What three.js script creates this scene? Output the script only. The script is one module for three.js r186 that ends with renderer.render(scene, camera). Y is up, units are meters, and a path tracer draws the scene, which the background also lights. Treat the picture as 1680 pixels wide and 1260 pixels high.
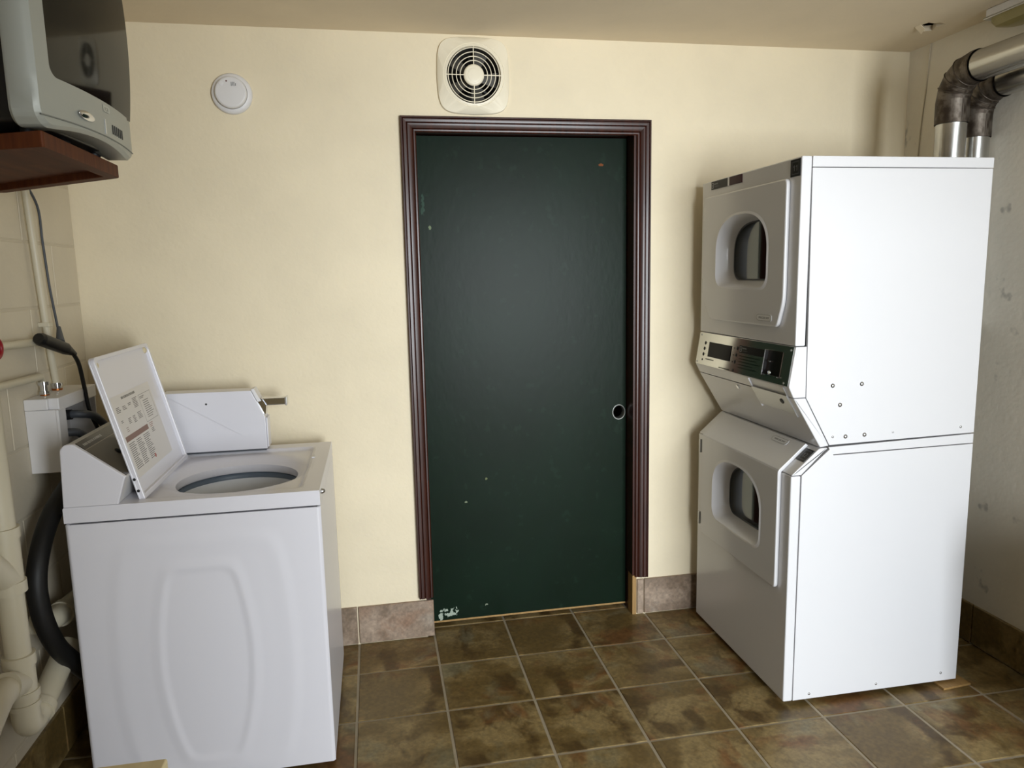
import * as THREE from 'three';
import { RoundedBoxGeometry } from 'three/addons/geometries/RoundedBoxGeometry.js';
import { mergeGeometries, mergeVertices, toCreasedNormals } from 'three/addons/utils/BufferGeometryUtils.js';
import { RectAreaLightUniformsLib } from 'three/addons/lights/RectAreaLightUniformsLib.js';

// ------------------------------------------------------------------ camera, sky, daylight, exposure
const scene = new THREE.Scene();
const camera = new THREE.PerspectiveCamera(2 * Math.atan(630 / 1203.05) * 180 / Math.PI, 1680 / 1260, 0.05, 60);
{
  const m = new THREE.Matrix4().makeBasis(
    new THREE.Vector3(0.98254814, -0.02032253, 0.18489495),
    new THREE.Vector3(0.04693842, 0.98893366, -0.14073738),
    new THREE.Vector3(-0.1799887, 0.14695993, 0.97262883));
  camera.quaternion.setFromRotationMatrix(m);
  camera.position.set(0.4378, 1.4703, 2.8668);
}
scene.add(camera);
const renderer = new THREE.WebGLRenderer({ antialias: true });
renderer.toneMapping = THREE.LinearToneMapping;
renderer.toneMappingExposure = 1.0;
renderer.shadowMap.enabled = true;
scene.background = new THREE.Color().setRGB(0.8, 0.9, 1.0);
RectAreaLightUniformsLib.init();
// the entrance behind the camera stands open; the bright open air some metres outside lights the room through it
const OPEN = { x0: 0.97, x1: 2.45, y0: 0.02, y1: 2.08, z: 3.5 };
const day = new THREE.RectAreaLight(new THREE.Color().setRGB(0.91, 0.965, 1.0), 25.3, 2.2, 2.3);
day.position.set(2.1, 1.35, 6);
day.name = 'daylight_outside';
scene.add(day);

// ------------------------------------------------------------------ helpers
const XL = -0.5885, XR = 2.6877, CEIL = 2.3568, ZF = 3.5, P = 0.3048;
let seed = 7;
const rnd = () => { seed = (seed * 1664525 + 1013904223) >>> 0; return seed / 4294967296; };
const V = (x, y, z) => new THREE.Vector3(x, y, z);
const clamp = (v, a, b) => Math.min(b, Math.max(a, v));
const sstep = (a, b, v) => { const t = clamp((v - a) / (b - a), 0, 1); return t * t * (3 - 2 * t); };
const lerp = (a, b, t) => a + (b - a) * t;

const taken = {};
function numbered(n) { const k = taken[n] = (taken[n] ?? -1) + 1; return k ? `${n}_${String(k).padStart(3, '0')}` : n; }
function thing(name, label, category, base = [0, 0, 0], group) {
  const o = new THREE.Group(); o.name = numbered(name); o.position.set(...base); scene.add(o);
  o.userData = { label, category }; if (group) o.userData.group = group;
  return o;
}
function structure(name, label, base = [0, 0, 0]) {
  const o = new THREE.Group(); o.name = name; o.position.set(...base); scene.add(o);
  o.userData = { kind: 'structure', label, category: name.split('_')[0] };
  return o;
}
const wp = new THREE.Vector3();
// geometry given in room coordinates becomes one named mesh under parent
function obj(name, geo, mat, parent, label) {
  if (Array.isArray(geo)) geo = merge(geo);
  let off = V(0, 0, 0), p = parent;
  while (p && p !== scene) { off.add(p.position); p = p.parent; }
  geo.translate(-off.x, -off.y, -off.z);
  const m = new THREE.Mesh(geo, mat); m.name = name; m.castShadow = m.receiveShadow = true;
  if (label) m.userData.label = label;
  parent.add(m); return m;
}
function single(name, label, category, geo, mat, base = [0, 0, 0], group) {
  if (Array.isArray(geo)) geo = merge(geo);
  geo.translate(-base[0], -base[1], -base[2]);
  const m = new THREE.Mesh(geo, mat); m.name = numbered(name); m.position.set(...base); m.castShadow = m.receiveShadow = true;
  m.userData = { label, category }; if (group) m.userData.group = group;
  scene.add(m); return m;
}
function merge(list) {
  return mergeGeometries(list.map(g => {
    g = g.index ? g.toNonIndexed() : g;
    for (const k of Object.keys(g.attributes)) if (!['position', 'normal', 'uv'].includes(k)) g.deleteAttribute(k);
    if (!g.attributes.uv) g.setAttribute('uv', new THREE.Float32BufferAttribute(new Float32Array(g.attributes.position.count * 2), 2));
    return g;
  }));
}
// uv in metres from the dominant direction of each face
function metric(geo, s = 1, ou = 0, ov = 0) {
  geo = geo.index ? geo.toNonIndexed() : geo;
  const p = geo.attributes.position, n = geo.attributes.normal, uv = new Float32Array(p.count * 2);
  for (let i = 0; i < p.count; i += 3) {
    let ax = 0, ay = 0, az = 0;
    for (let j = 0; j < 3; j++) { ax += Math.abs(n.getX(i + j)); ay += Math.abs(n.getY(i + j)); az += Math.abs(n.getZ(i + j)); }
    for (let j = 0; j < 3; j++) {
      const x = p.getX(i + j), y = p.getY(i + j), z = p.getZ(i + j);
      const [u, v] = ay >= ax && ay >= az ? [x, z] : ax >= az ? [z, y] : [x, y];
      uv[(i + j) * 2] = u * s + ou; uv[(i + j) * 2 + 1] = v * s + ov;
    }
  }
  geo.setAttribute('uv', new THREE.BufferAttribute(uv, 2));
  return geo;
}
function box(x0, x1, y0, y1, z0, z1, r = 0, seg = 2) {
  const w = x1 - x0, h = y1 - y0, d = z1 - z0;
  const g = r ? new RoundedBoxGeometry(w, h, d, seg, Math.min(r, w / 2.01, h / 2.01, d / 2.01)) : new THREE.BoxGeometry(w, h, d);
  return g.translate((x0 + x1) / 2, (y0 + y1) / 2, (z0 + z1) / 2);
}
const shapeOf = (pts, holes = []) => {
  const s = new THREE.Shape(pts.map(p => new THREE.Vector2(p[0], p[1])));
  for (const h of holes) s.holes.push(new THREE.Path(h.map(p => new THREE.Vector2(p[0], p[1]))));
  return s;
};
function ext(pts, depth, b, holes, seg = 2) {
  return new THREE.ExtrudeGeometry(shapeOf(pts, holes), b
    ? { depth: depth - 2 * b, bevelEnabled: true, bevelSize: b, bevelThickness: b, bevelOffset: -b, bevelSegments: seg, curveSegments: 16 }
    : { depth, bevelEnabled: false }).translate(0, 0, b || 0);
}
const exZ = (pts, z0, z1, b = 0, holes) => ext(pts, z1 - z0, b, holes).translate(0, 0, z0);                          // outline in x,y
const exX = (pts, x0, x1, b = 0, holes) => ext(pts, x1 - x0, b, holes).rotateY(-Math.PI / 2).translate(x1, 0, 0);     // outline in z,y
const exY = (pts, y0, y1, b = 0, holes) => ext(pts, y1 - y0, b, holes).rotateX(Math.PI / 2).translate(0, y1, 0);      // outline in x,z
const rect = (a0, a1, b0, b1) => [[a0, b0], [a1, b0], [a1, b1], [a0, b1]];
// polygon with its corners rounded
function rounded(pts, r, n = 5) {
  const out = [], N = pts.length;
  pts.forEach((p, i) => {
    const a = pts[(i + N - 1) % N], c = pts[(i + 1) % N], rr = Array.isArray(r) ? r[i] : r;
    if (!rr) { out.push(p); return; }
    const la = Math.hypot(a[0] - p[0], a[1] - p[1]), lc = Math.hypot(c[0] - p[0], c[1] - p[1]);
    const k = Math.min(rr, la * 0.49, lc * 0.49);
    const A = [p[0] + (a[0] - p[0]) * k / la, p[1] + (a[1] - p[1]) * k / la], C = [p[0] + (c[0] - p[0]) * k / lc, p[1] + (c[1] - p[1]) * k / lc];
    for (let j = 0; j <= n; j++) { const t = j / n, u = 1 - t; out.push([u * u * A[0] + 2 * u * t * p[0] + t * t * C[0], u * u * A[1] + 2 * u * t * p[1] + t * t * C[1]]); }
  });
  return out;
}
function cyl(a, b, r, r2 = r, seg = 24, open = false) {
  const d = V().subVectors(b, a), g = new THREE.CylinderGeometry(r2, r, d.length(), seg, 1, open);
  g.applyQuaternion(new THREE.Quaternion().setFromUnitVectors(V(0, 1, 0), d.clone().normalize()));
  return g.translate((a.x + b.x) / 2, (a.y + b.y) / 2, (a.z + b.z) / 2);
}
function tube(pts, r, n = 48, seg = 12, tension = 0.5) {
  return new THREE.TubeGeometry(new THREE.CatmullRomCurve3(pts, false, 'catmullrom', tension), n, r, seg, false);
}
// pipe run with rounded elbows: path of points, bend radius
function pipeRun(pts, r, bend, seg = 16) {
  const path = new THREE.CurvePath(); let prev = pts[0];
  for (let i = 1; i < pts.length; i++) {
    if (i === pts.length - 1) { path.add(new THREE.LineCurve3(prev, pts[i])); break; }
    const a = V().subVectors(pts[i - 1], pts[i]), c = V().subVectors(pts[i + 1], pts[i]);
    const A = pts[i].clone().addScaledVector(a.normalize(), bend), C = pts[i].clone().addScaledVector(c.normalize(), bend);
    path.add(new THREE.LineCurve3(prev, A)); path.add(new THREE.QuadraticBezierCurve3(A, pts[i], C)); prev = C;
  }
  return new THREE.TubeGeometry(path, 40 * (pts.length - 1), r, seg, false);
}
// surface through successive loops of 3D points (closed loops of equal length)
function loft(loops, close = true, flip = false) {
  const n = loops[0].length, pos = [], idx = [], uv = [];
  loops.forEach((l, k) => l.forEach((p, i) => { pos.push(p.x, p.y, p.z); uv.push(i / n, k / (loops.length - 1)); }));
  for (let k = 0; k + 1 < loops.length; k++) for (let i = 0; i < (close ? n : n - 1); i++) {
    const a = k * n + i, b = k * n + (i + 1) % n, c = a + n, d = b + n;
    if (flip) idx.push(a, c, b, b, c, d); else idx.push(a, b, c, b, d, c);
  }
  const g = new THREE.BufferGeometry();
  g.setAttribute('position', new THREE.Float32BufferAttribute(pos, 3)); g.setAttribute('uv', new THREE.Float32BufferAttribute(uv, 2));
  g.setIndex(idx); g.computeVertexNormals(); return g;
}
const lathe = (prof, seg = 48) => new THREE.LatheGeometry(prof.map(p => new THREE.Vector2(p[0], p[1])), seg);
// bolt head / button seated on a plane, axis along dir
function dome(c, dir, r, h) {
  const g = new THREE.SphereGeometry(r, 14, 7, 0, Math.PI * 2, 0, Math.PI / 2).scale(1, h / r, 1);
  g.applyQuaternion(new THREE.Quaternion().setFromUnitVectors(V(0, 1, 0), dir)); return g.translate(c.x, c.y, c.z);
}

// ------------------------------------------------------------------ procedural textures
function hash2(x, y, s) { let h = (x * 374761393 + y * 668265263 + s * 1442695041) | 0; h = Math.imul(h ^ (h >>> 13), 1274126177); return ((h ^ (h >>> 16)) >>> 0) / 4294967296; }
function vnoise(x, y, per, s) {
  const xi = Math.floor(x), yi = Math.floor(y), fx = x - xi, fy = y - yi, w = v => ((v % per) + per) % per;
  const u = fx * fx * (3 - 2 * fx), v = fy * fy * (3 - 2 * fy);
  return lerp(lerp(hash2(w(xi), w(yi), s), hash2(w(xi + 1), w(yi), s), u), lerp(hash2(w(xi), w(yi + 1), s), hash2(w(xi + 1), w(yi + 1), s), u), v);
}
function fbm(x, y, per, oct, s) { let a = 0, m = 0, k = 1, p = per, f = per; for (let o = 0; o < oct; o++) { a += k * vnoise(x * f, y * f, p, s + o * 17); m += k; k *= 0.55; p *= 2; f *= 2; } return a / m; }
function fbm2(x, y, px, py, oct, s) {                       // stretched, still periodic over 0..1
  let a = 0, m = 0, k = 1, fx = px, fy = py;
  for (let o = 0; o < oct; o++) {
    const X = x * fx, Y = y * fy, xi = Math.floor(X), yi = Math.floor(Y), u0 = X - xi, v0 = Y - yi, u = u0 * u0 * (3 - 2 * u0), v = v0 * v0 * (3 - 2 * v0), w = (q, p) => ((q % p) + p) % p, q = s + o * 17;
    a += k * lerp(lerp(hash2(w(xi, fx), w(yi, fy), q), hash2(w(xi + 1, fx), w(yi, fy), q), u), lerp(hash2(w(xi, fx), w(yi + 1, fy), q), hash2(w(xi + 1, fx), w(yi + 1, fy), q), u), v);
    m += k; k *= 0.56; fx *= 2; fy *= 2;
  }
  return a / m;
}
function tex(n, fn, srgb = true, rep = 1) {
  const d = new Uint8Array(n * n * 4);
  for (let j = 0; j < n; j++) for (let i = 0; i < n; i++) {
    const c = fn(i / n, j / n), o = (j * n + i) * 4;
    for (let k = 0; k < 3; k++) d[o + k] = clamp(Math.round((Array.isArray(c) ? c[k] : c) * 255), 0, 255);
    d[o + 3] = 255;
  }
  const t = new THREE.DataTexture(d, n, n); t.wrapS = t.wrapT = THREE.RepeatWrapping; t.magFilter = THREE.LinearFilter; t.minFilter = THREE.LinearMipmapLinearFilter; t.generateMipmaps = true;
  if (srgb) t.colorSpace = THREE.SRGBColorSpace; t.repeat.set(rep, rep); t.needsUpdate = true; return t;
}
const mix3 = (a, b, t) => [lerp(a[0], b[0], t), lerp(a[1], b[1], t), lerp(a[2], b[2], t)];
const hex = h => [(h >> 16 & 255) / 255, (h >> 8 & 255) / 255, (h & 255) / 255];
function canvasTex(w, h, draw) {
  const c = document.createElement('canvas'); c.width = w; c.height = h; draw(c.getContext('2d'), w, h);
  const t = new THREE.CanvasTexture(c); t.colorSpace = THREE.SRGBColorSpace; return t;
}
const std = (color, roughness = 0.5, extra = {}) => new THREE.MeshStandardMaterial({ color, roughness, ...extra });
const phy = (color, roughness = 0.5, extra = {}) => new THREE.MeshPhysicalMaterial({ color, roughness, ...extra });

const stipple = tex(512, (u, v) => 0.5 + 0.5 * (fbm(u, v, 64, 3, 3) - 0.5) + 0.35 * (fbm(u, v, 12, 2, 9) - 0.5), false);
const paintMap = (base, s) => tex(256, (u, v) => { const k = 0.975 + 0.05 * fbm(u, v, 5, 5, s); return base.map(c => c * k); });
const M = {};
M.wall = std(0xffffff, 0.62, { map: paintMap(hex(0xe8dbbe), 21), bumpMap: stipple, bumpScale: 0.0012 });
M.wallRight = std(0xffffff, 0.6, { map: tex(512, (u, v) => {
  let c = mix3(hex(0xebe4d6), hex(0xded8ca), fbm(u, v, 6, 5, 61));
  const s = fbm(u, v, 18, 4, 71); if (s > 0.76) c = mix3(c, hex(0xa5a199), clamp((s - 0.76) * 6, 0, 0.7));
  return c;
}), bumpMap: stipple, bumpScale: 0.0015 });
M.block = std(0xffffff, 0.6, { map: paintMap(hex(0xd3c9b4), 33), bumpMap: stipple, bumpScale: 0.0012 });
M.frontWall = std(0x57493b, 0.8, { bumpMap: stipple, bumpScale: 0.001 });
M.mortar = std(0xccc2ad, 0.85);
M.ceiling = std(0xffffff, 0.85, { map: paintMap(hex(0xe6d7bd), 45), bumpMap: stipple, bumpScale: 0.0008 });
M.timber = std(0x8d7350, 0.9);
M.grout = std(0xffffff, 0.9, { map: tex(128, (u, v) => mix3(hex(0xaca08a), hex(0x978c78), fbm(u, v, 16, 3, 5))) });
// slate-look floor tiles, a few differently veined variants
const slate = (s, pal) => tex(512, (u, v) => {
  const wx = u + 0.16 * (fbm(u, v, 4, 4, s + 1) - 0.5), wy = v + 0.16 * (fbm(u, v, 4, 4, s + 2) - 0.5);
  let c = mix3(hex(pal[0]), hex(pal[1]), sstep(0.34, 0.66, fbm2(wx, wy, 3, 7, 6, s + 3)));
  c = mix3(c, hex(pal[2]), sstep(0.5, 0.72, fbm2(wx, wy, 7, 4, 6, s + 4)) * 0.8);
  c = mix3(c, hex(pal[3]), sstep(0.55, 0.78, fbm2(wx, wy, 4, 6, 5, s + 5)) * 0.6);
  c = mix3(c, hex(pal[4]), sstep(0.58, 0.78, fbm2(wx, wy, 5, 3, 5, s + 6)) * 0.6);
  const g = 0.84 + 0.32 * fbm(u, v, 64, 3, s + 7);
  return c.map(k => k * g);
});
const slateBump = tex(256, (u, v) => fbm(u, v, 6, 6, 88), false);
M.baseTile = [31, 233].map(s => std(0xffffff, 0.5, { map: slate(s, [0x857362, 0xa08d7b, 0x6f5d4b, 0x85654f, 0x9a9184]), bumpMap: slateBump, bumpScale: 0.0014 }));
M.tile = [11, 203, 407, 611].map(s => std(0xffffff, 0.42, { map: slate(s, [0x6b5731, 0x8f7b52, 0x4c391c, 0x6e4423, 0x827f69]), bumpMap: slateBump, bumpScale: 0.0016 }));
M.enamel = phy(0xd8d8db, 0.34, { clearcoat: 0.5, clearcoatRoughness: 0.18 });
M.enamelWash = phy(0xdedde4, 0.36, { clearcoat: 0.4, clearcoatRoughness: 0.25 });
M.enamelIn = phy(0xdcdce0, 0.35, { clearcoat: 0.3 });
M.cream = std(0xe9e2cf, 0.45);
M.dark = std(0x101012, 0.7);
M.black = std(0x0b0b0c, 0.45);
M.blackRubber = std(0x0a0a0b, 0.55);
M.greyRubber = std(0x4b4f55, 0.5);
M.chrome = std(0xd6d8dc, 0.12, { metalness: 1 });
M.steel = std(0xb9babb, 0.28, { metalness: 1 });
M.galv = std(0xffffff, 0.24, { metalness: 1, map: tex(256, (u, v) => { const k = 0.66 + 0.16 * fbm(u, v, 14, 4, 141); return [k, k, k * 0.99]; }) });
M.elbow = std(0xffffff, 0.5, { metalness: 0.75, map: tex(256, (u, v) => mix3(hex(0x3d342c), hex(0x6d655c), sstep(0.35, 0.75, fbm(u, v, 12, 5, 151)))), bumpMap: slateBump, bumpScale: 0.001 });
M.pvc = std(0xcfc7b0, 0.4);
M.whitePlastic = std(0xe2e0e0, 0.45);
M.wireWhite = std(0xcfc6b2, 0.6);
M.copper = std(0xb87343, 0.35, { metalness: 1 });
M.red = std(0x8e1520, 0.4);
M.glass = phy(0xb9c4c6, 0.04, { transmission: 1, thickness: 0, ior: 1.5 });
M.drum = std(0x9aa0a4, 0.35, { metalness: 0.8 });
const woodTex = (a, b, s) => tex(256, (u, v) => mix3(hex(a), hex(b), clamp(fbm(u * 1, v * 0.08, 40, 3, s) * 0.8 + 0.3 * fbm(u, v, 5, 3, s + 3), 0, 1)));
M.casing = phy(0xffffff, 0.33, { map: woodTex(0x1d0c07, 0x451d10, 171), clearcoat: 0.12, clearcoatRoughness: 0.15, specularIntensity: 0.7 });
M.rawWood = std(0xffffff, 0.6, { map: woodTex(0x8a6a3c, 0xad8a55, 181) });
M.shelfWood = phy(0xffffff, 0.6, { map: woodTex(0x3f1b0e, 0x6a3a1c, 191), specularIntensity: 0.4 });
M.table = std(0xffffff, 0.45, { map: woodTex(0xd8c79c, 0xe6d8b2, 197) });
// painted green slab door: satin paint, hand-worn patches and small chips
M.door = phy(0xffffff, 0.34, { map: tex(1024, (u, v) => {
  // u across (0..1 = 1 m), v up (0..1 = 2.1 m)
  let c = mix3(hex(0x0c190f), hex(0x102116), fbm(u, v * 2, 5, 5, 201));
  const scuff = sstep(0.68, 0.8, fbm(u * 1, v * 2, 30, 4, 207)); c = mix3(c, hex(0x1a2c21), scuff * 0.5);
  const chip = (x, y, w, h, col, k = 1) => { const e = ((u - x) / w) ** 2 + ((v - y) / h) ** 2; if (e < 1 && fbm(u, v * 2, 90, 3, 211) > 0.36 + 0.3 * e * k) c = mix3(c, hex(col), 0.85); };
  chip(0.085, 0.028, 0.035, 0.014, 0xb9c2b4); chip(0.045, 0.022, 0.012, 0.012, 0xb9c2b4);
  chip(0.03, 0.83, 0.009, 0.022, 0x31493d, 1.2); chip(0.055, 0.79, 0.006, 0.004, 0x7e8a6a, 0.2);
  chip(0.755, 0.906, 0.011, 0.0025, 0x8a4a22, 0.2); chip(0.25, 0.3, 0.008, 0.0025, 0x7a7f58, 0.2); chip(0.165, 0.255, 0.006, 0.002, 0x8a8f78, 0.2); chip(0.24, 0.035, 0.006, 0.003, 0x9aa090, 0.2);
  return c;
}), bumpMap: stipple, bumpScale: 0.0004, specularIntensity: 0.17 });

// ------------------------------------------------------------------ floor
// bevelled slab piece: outline x0..x1, z0..z1, top at y1
function bevelSlab(w, h, d, b) {
  const x = w / 2, z = d / 2, X = x - b, Z = z - b, y = h - b;
  const bot = [V(-x, 0, -z), V(x, 0, -z), V(x, 0, z), V(-x, 0, z)], mid = bot.map(p => V(p.x, y, p.z)), top = [V(-X, h, -Z), V(X, h, -Z), V(X, h, Z), V(-X, h, Z)];
  const pos = []; const quad = (a, b2, c, d2) => { for (const p of [a, c, b2, a, d2, c]) pos.push(p.x, p.y, p.z); };
  quad(...top);
  for (let i = 0; i < 4; i++) { const j = (i + 1) % 4; quad(bot[i], bot[j], mid[j], mid[i]); quad(mid[i], mid[j], top[j], top[i]); }
  // fix winding: outward
  const g = new THREE.BufferGeometry(); const arr = [];
  for (let i = 0; i < pos.length; i += 9) {
    const a = V(pos[i], pos[i + 1], pos[i + 2]), b3 = V(pos[i + 3], pos[i + 4], pos[i + 5]), c = V(pos[i + 6], pos[i + 7], pos[i + 8]);
    const n = V().subVectors(b3, a).cross(V().subVectors(c, a)), m = V().add(a).add(b3).add(c).divideScalar(3).sub(V(0, h / 2, 0));
    if (n.dot(m) < 0) arr.push(a, c, b3); else arr.push(a, b3, c);
  }
  g.setAttribute('position', new THREE.Float32BufferAttribute(arr.flatMap(p => [p.x, p.y, p.z]), 3)); g.computeVertexNormals();
  return g;
}
const slabCache = {};
function slabPiece(w, h, d, b, variant) {
  const k = [w, h, d, b].map(v => v.toFixed(3)).join() + variant;
  return slabCache[k] ??= metric(bevelSlab(w, h, d, b), 1.6, variant * 0.37, variant * 0.61);
}
const floor = structure('floor', 'brown slate-look ceramic tile floor with pale grout');
obj('grout_bed', metric(box(XL - 0.15, XR + 0.15, -0.12, -0.0025, -0.25, ZF + 0.1)), M.grout, floor, 'pale beige grout');
const GX = 0.6211, GZ = 0.2364;
for (let i = -5; i < 8; i++) for (let j = -2; j < 12; j++) {
  const g = 0.0042;
  let x0 = GX + i * P + g, x1 = GX + (i + 1) * P - g, z0 = GZ + (j - 1) * P + g, z1 = GZ + j * P - g;
  x0 = Math.max(x0, XL + 0.002); x1 = Math.min(x1, XR - 0.002); z1 = Math.min(z1, ZF - 0.005);
  if (j <= 0) { if (j < -1) continue; }
  if (j <= 0 && z1 < 0.0) { if (i < 0 || i > 2) continue; x0 = Math.max(x0, 0.62); x1 = Math.min(x1, 1.472); z0 = Math.max(z0, -0.2); }
  else if (j === 0) { if (i < 0 || i > 2) z0 = 0.0; }
  if (x1 - x0 < 0.01 || z1 - z0 < 0.01) continue;
  const v = Math.floor(rnd() * 3), t = new THREE.Mesh(slabPiece(x1 - x0, 0.01, z1 - z0, 0.0022, v), M.tile[Math.floor(rnd() * 4)]);
  t.name = 'floor_tile'; t.position.set((x0 + x1) / 2, -0.01 - rnd() * 0.0006, (z0 + z1) / 2);
  if (rnd() < 0.5 && Math.abs((x1 - x0) - (z1 - z0)) < 0.001) t.rotation.y = Math.floor(rnd() * 4) * Math.PI / 2;
  t.castShadow = t.receiveShadow = true; floor.add(t);
}

// ------------------------------------------------------------------ walls
const JL = 0.612, JR = 1.478, JT = 2.012;      // door opening between jambs
const wallBack = structure('wall_back', 'cream painted wall around the green door');
obj('wall_surface', [box(XL - 0.15, JL - 0.018, -0.12, CEIL, -0.2, 0), box(JR + 0.018, XR + 0.15, -0.12, CEIL, -0.2, 0), exZ(rect(JL - 0.018, JR + 0.018, JT + 0.018, CEIL), -0.2, 0, 0, [Array.from({ length: 48 }, (_, i) => [0.844 + 0.1025 * Math.cos(i / 24 * Math.PI), 2.21 + 0.1025 * Math.sin(i / 24 * Math.PI)])])].map(g => metric(g, 1.2)), M.wall, wallBack);

const wallLeft = structure('wall_left', 'cream painted concrete block wall behind the washer');
obj('mortar', metric(box(XL - 0.15, XL - 0.0016, -0.12, CEIL, -0.0, ZF + 0.15)), M.mortar, wallLeft);
{
  const C = 0.2, B = 0.4;
  for (let r = 0; r < 12; r++) for (let k = -1; k < 10; k++) {
    let z0 = k * B + (r % 2 ? 0.2 : 0.0) + 0.003, z1 = z0 + B - 0.006; z0 = Math.max(z0, 0.001); z1 = Math.min(z1, ZF);
    let y0 = r * C + 0.003, y1 = Math.min((r + 1) * C - 0.003, CEIL - 0.001); if (z1 - z0 < 0.02 || y1 - y0 < 0.02) continue;
    const key = `b${(z1 - z0).toFixed(3)}${(y1 - y0).toFixed(3)}`;
    const geo = slabCache[key] ??= metric(bevelSlab(z1 - z0, 0.012, y1 - y0, 0.0025).rotateX(Math.PI / 2).rotateY(Math.PI / 2), 1.2);
    const m = new THREE.Mesh(geo, M.block); m.name = 'concrete_block'; m.position.set(XL - 0.012, (y0 + y1) / 2, (z0 + z1) / 2); m.castShadow = m.receiveShadow = true; wallLeft.add(m);
  }
}
const wallRight = structure('wall_right', 'scuffed off-white painted wall behind the dryers');
obj('wall_surface', metric(box(XR, XR + 0.15, -0.12, CEIL, 0, ZF + 0.15), 0.9), M.wallRight, wallRight);
const wallFront = structure('wall_front', 'brown wall with the open entrance behind the camera');
obj('wall_surface', [box(XL - 0.15, OPEN.x0, -0.12, CEIL, ZF, ZF + 0.15), box(OPEN.x1, XR + 0.15, -0.12, CEIL, ZF, ZF + 0.15), box(OPEN.x0, OPEN.x1, OPEN.y1, CEIL, ZF, ZF + 0.15)].map(g => metric(g, 1.2)), M.frontWall, wallFront);
obj('entrance_frame', [box(OPEN.x0, OPEN.x0 + 0.02, 0, OPEN.y1, ZF - 0.01, ZF + 0.1), box(OPEN.x1 - 0.02, OPEN.x1, 0, OPEN.y1, ZF - 0.01, ZF + 0.1), box(OPEN.x0, OPEN.x1, OPEN.y1 - 0.02, OPEN.y1, ZF - 0.01, ZF + 0.1)], M.cream, wallFront);
const pave = structure('ground_outside', 'concrete walk outside the entrance');
obj('pavement', metric(box(-3, 6, -0.16, -0.03, ZF + 0.15, 9)), M.grout, pave);

const ceiling = structure('ceiling', 'dull off-white plaster ceiling with a torn hole');
const holePts = [[2.472, 0.288], [2.484, 0.318], [2.49, 0.342], [2.515, 0.336], [2.535, 0.345], [2.566, 0.337], [2.556, 0.3], [2.572, 0.262], [2.545, 0.25], [2.52, 0.268], [2.497, 0.272]];
obj('plaster', metric(exY(rect(XL - 0.15, XR + 0.15, -0.2, ZF + 0.15), CEIL, CEIL + 0.02, 0, [holePts]), 1.0), M.ceiling, ceiling);
obj('ceiling_void', [box(XL - 0.15, XR + 0.15, CEIL + 0.14, CEIL + 0.16, -0.2, ZF + 0.15), box(2.38, 2.4, CEIL + 0.02, CEIL + 0.14, 0.15, 0.45), box(2.64, 2.66, CEIL + 0.02, CEIL + 0.14, 0.15, 0.45), box(2.38, 2.66, CEIL + 0.02, CEIL + 0.14, 0.13, 0.15), box(2.38, 2.66, CEIL + 0.02, CEIL + 0.14, 0.45, 0.47)], M.timber, ceiling);
obj('torn_flap', exY([[0, -0.012], [0.045, -0.022], [0.03, 0.012], [0, 0.018]], -0.001, 0.001).rotateZ(-0.5).translate(2.474, CEIL + 0.002, 0.3), M.ceiling, ceiling, 'torn strip of ceiling paper');

// ------------------------------------------------------------------ baseboards (tile)
function baseRun(name, label, pieces, axis) {
  const s = structure(name, label); let k = 0;
  for (const [a0, a1, h = 0.16] of pieces) {
    let geo;
    if (axis === 'back') geo = metric(bevelSlab(a1 - a0, 0.011, h - 0.005, 0.002).rotateX(Math.PI / 2), 1.6, k * 0.4, k * 0.23).translate((a0 + a1) / 2, (h + 0.005) / 2, 0);
    if (axis === 'left') geo = metric(bevelSlab(a1 - a0, 0.011, h - 0.005, 0.002).rotateX(Math.PI / 2).rotateY(Math.PI / 2), 1.6, k * 0.4, k * 0.23).translate(XL, (h + 0.005) / 2, (a0 + a1) / 2);
    if (axis === 'right') geo = metric(bevelSlab(a1 - a0, 0.011, h - 0.005, 0.002).rotateX(Math.PI / 2).rotateY(-Math.PI / 2), 1.6, k * 0.4, k * 0.23).translate(XR, (h + 0.005) / 2, (a0 + a1) / 2);
    obj('baseboard_tile', geo, axis === 'back' ? M.baseTile[k % 2] : M.tile[k % 4], s); k++;
  }
  return s;
}
const backPieces = []; for (let a = 0.316; a > XL; a -= P) backPieces.push([Math.max(a - P + 0.003, XL + 0.012), a - 0.003]);
baseRun('baseboard_back', 'row of taupe slate-look baseboard tiles along the back wall', [[0.319, 0.621], ...backPieces, [1.499, 1.527], [1.531, 1.836], [1.842, 2.14], [2.146, 2.45], [2.456, 2.67]], 'back');
const sideP = o => { const r = []; for (let z = 0.013 + o; z < ZF - 0.02; z += P) r.push([z, Math.min(z + P - 0.006, ZF - 0.01)]); if (o > 0.03) r.unshift([0.013, 0.013 + o - 0.006]); return r; };
baseRun('baseboard_left', 'row of dark slate-look baseboard tiles along the block wall', sideP(0.2), 'left');
baseRun('baseboard_right', 'row of dark slate-look baseboard tiles along the right wall', sideP(0.225), 'right');

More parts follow.
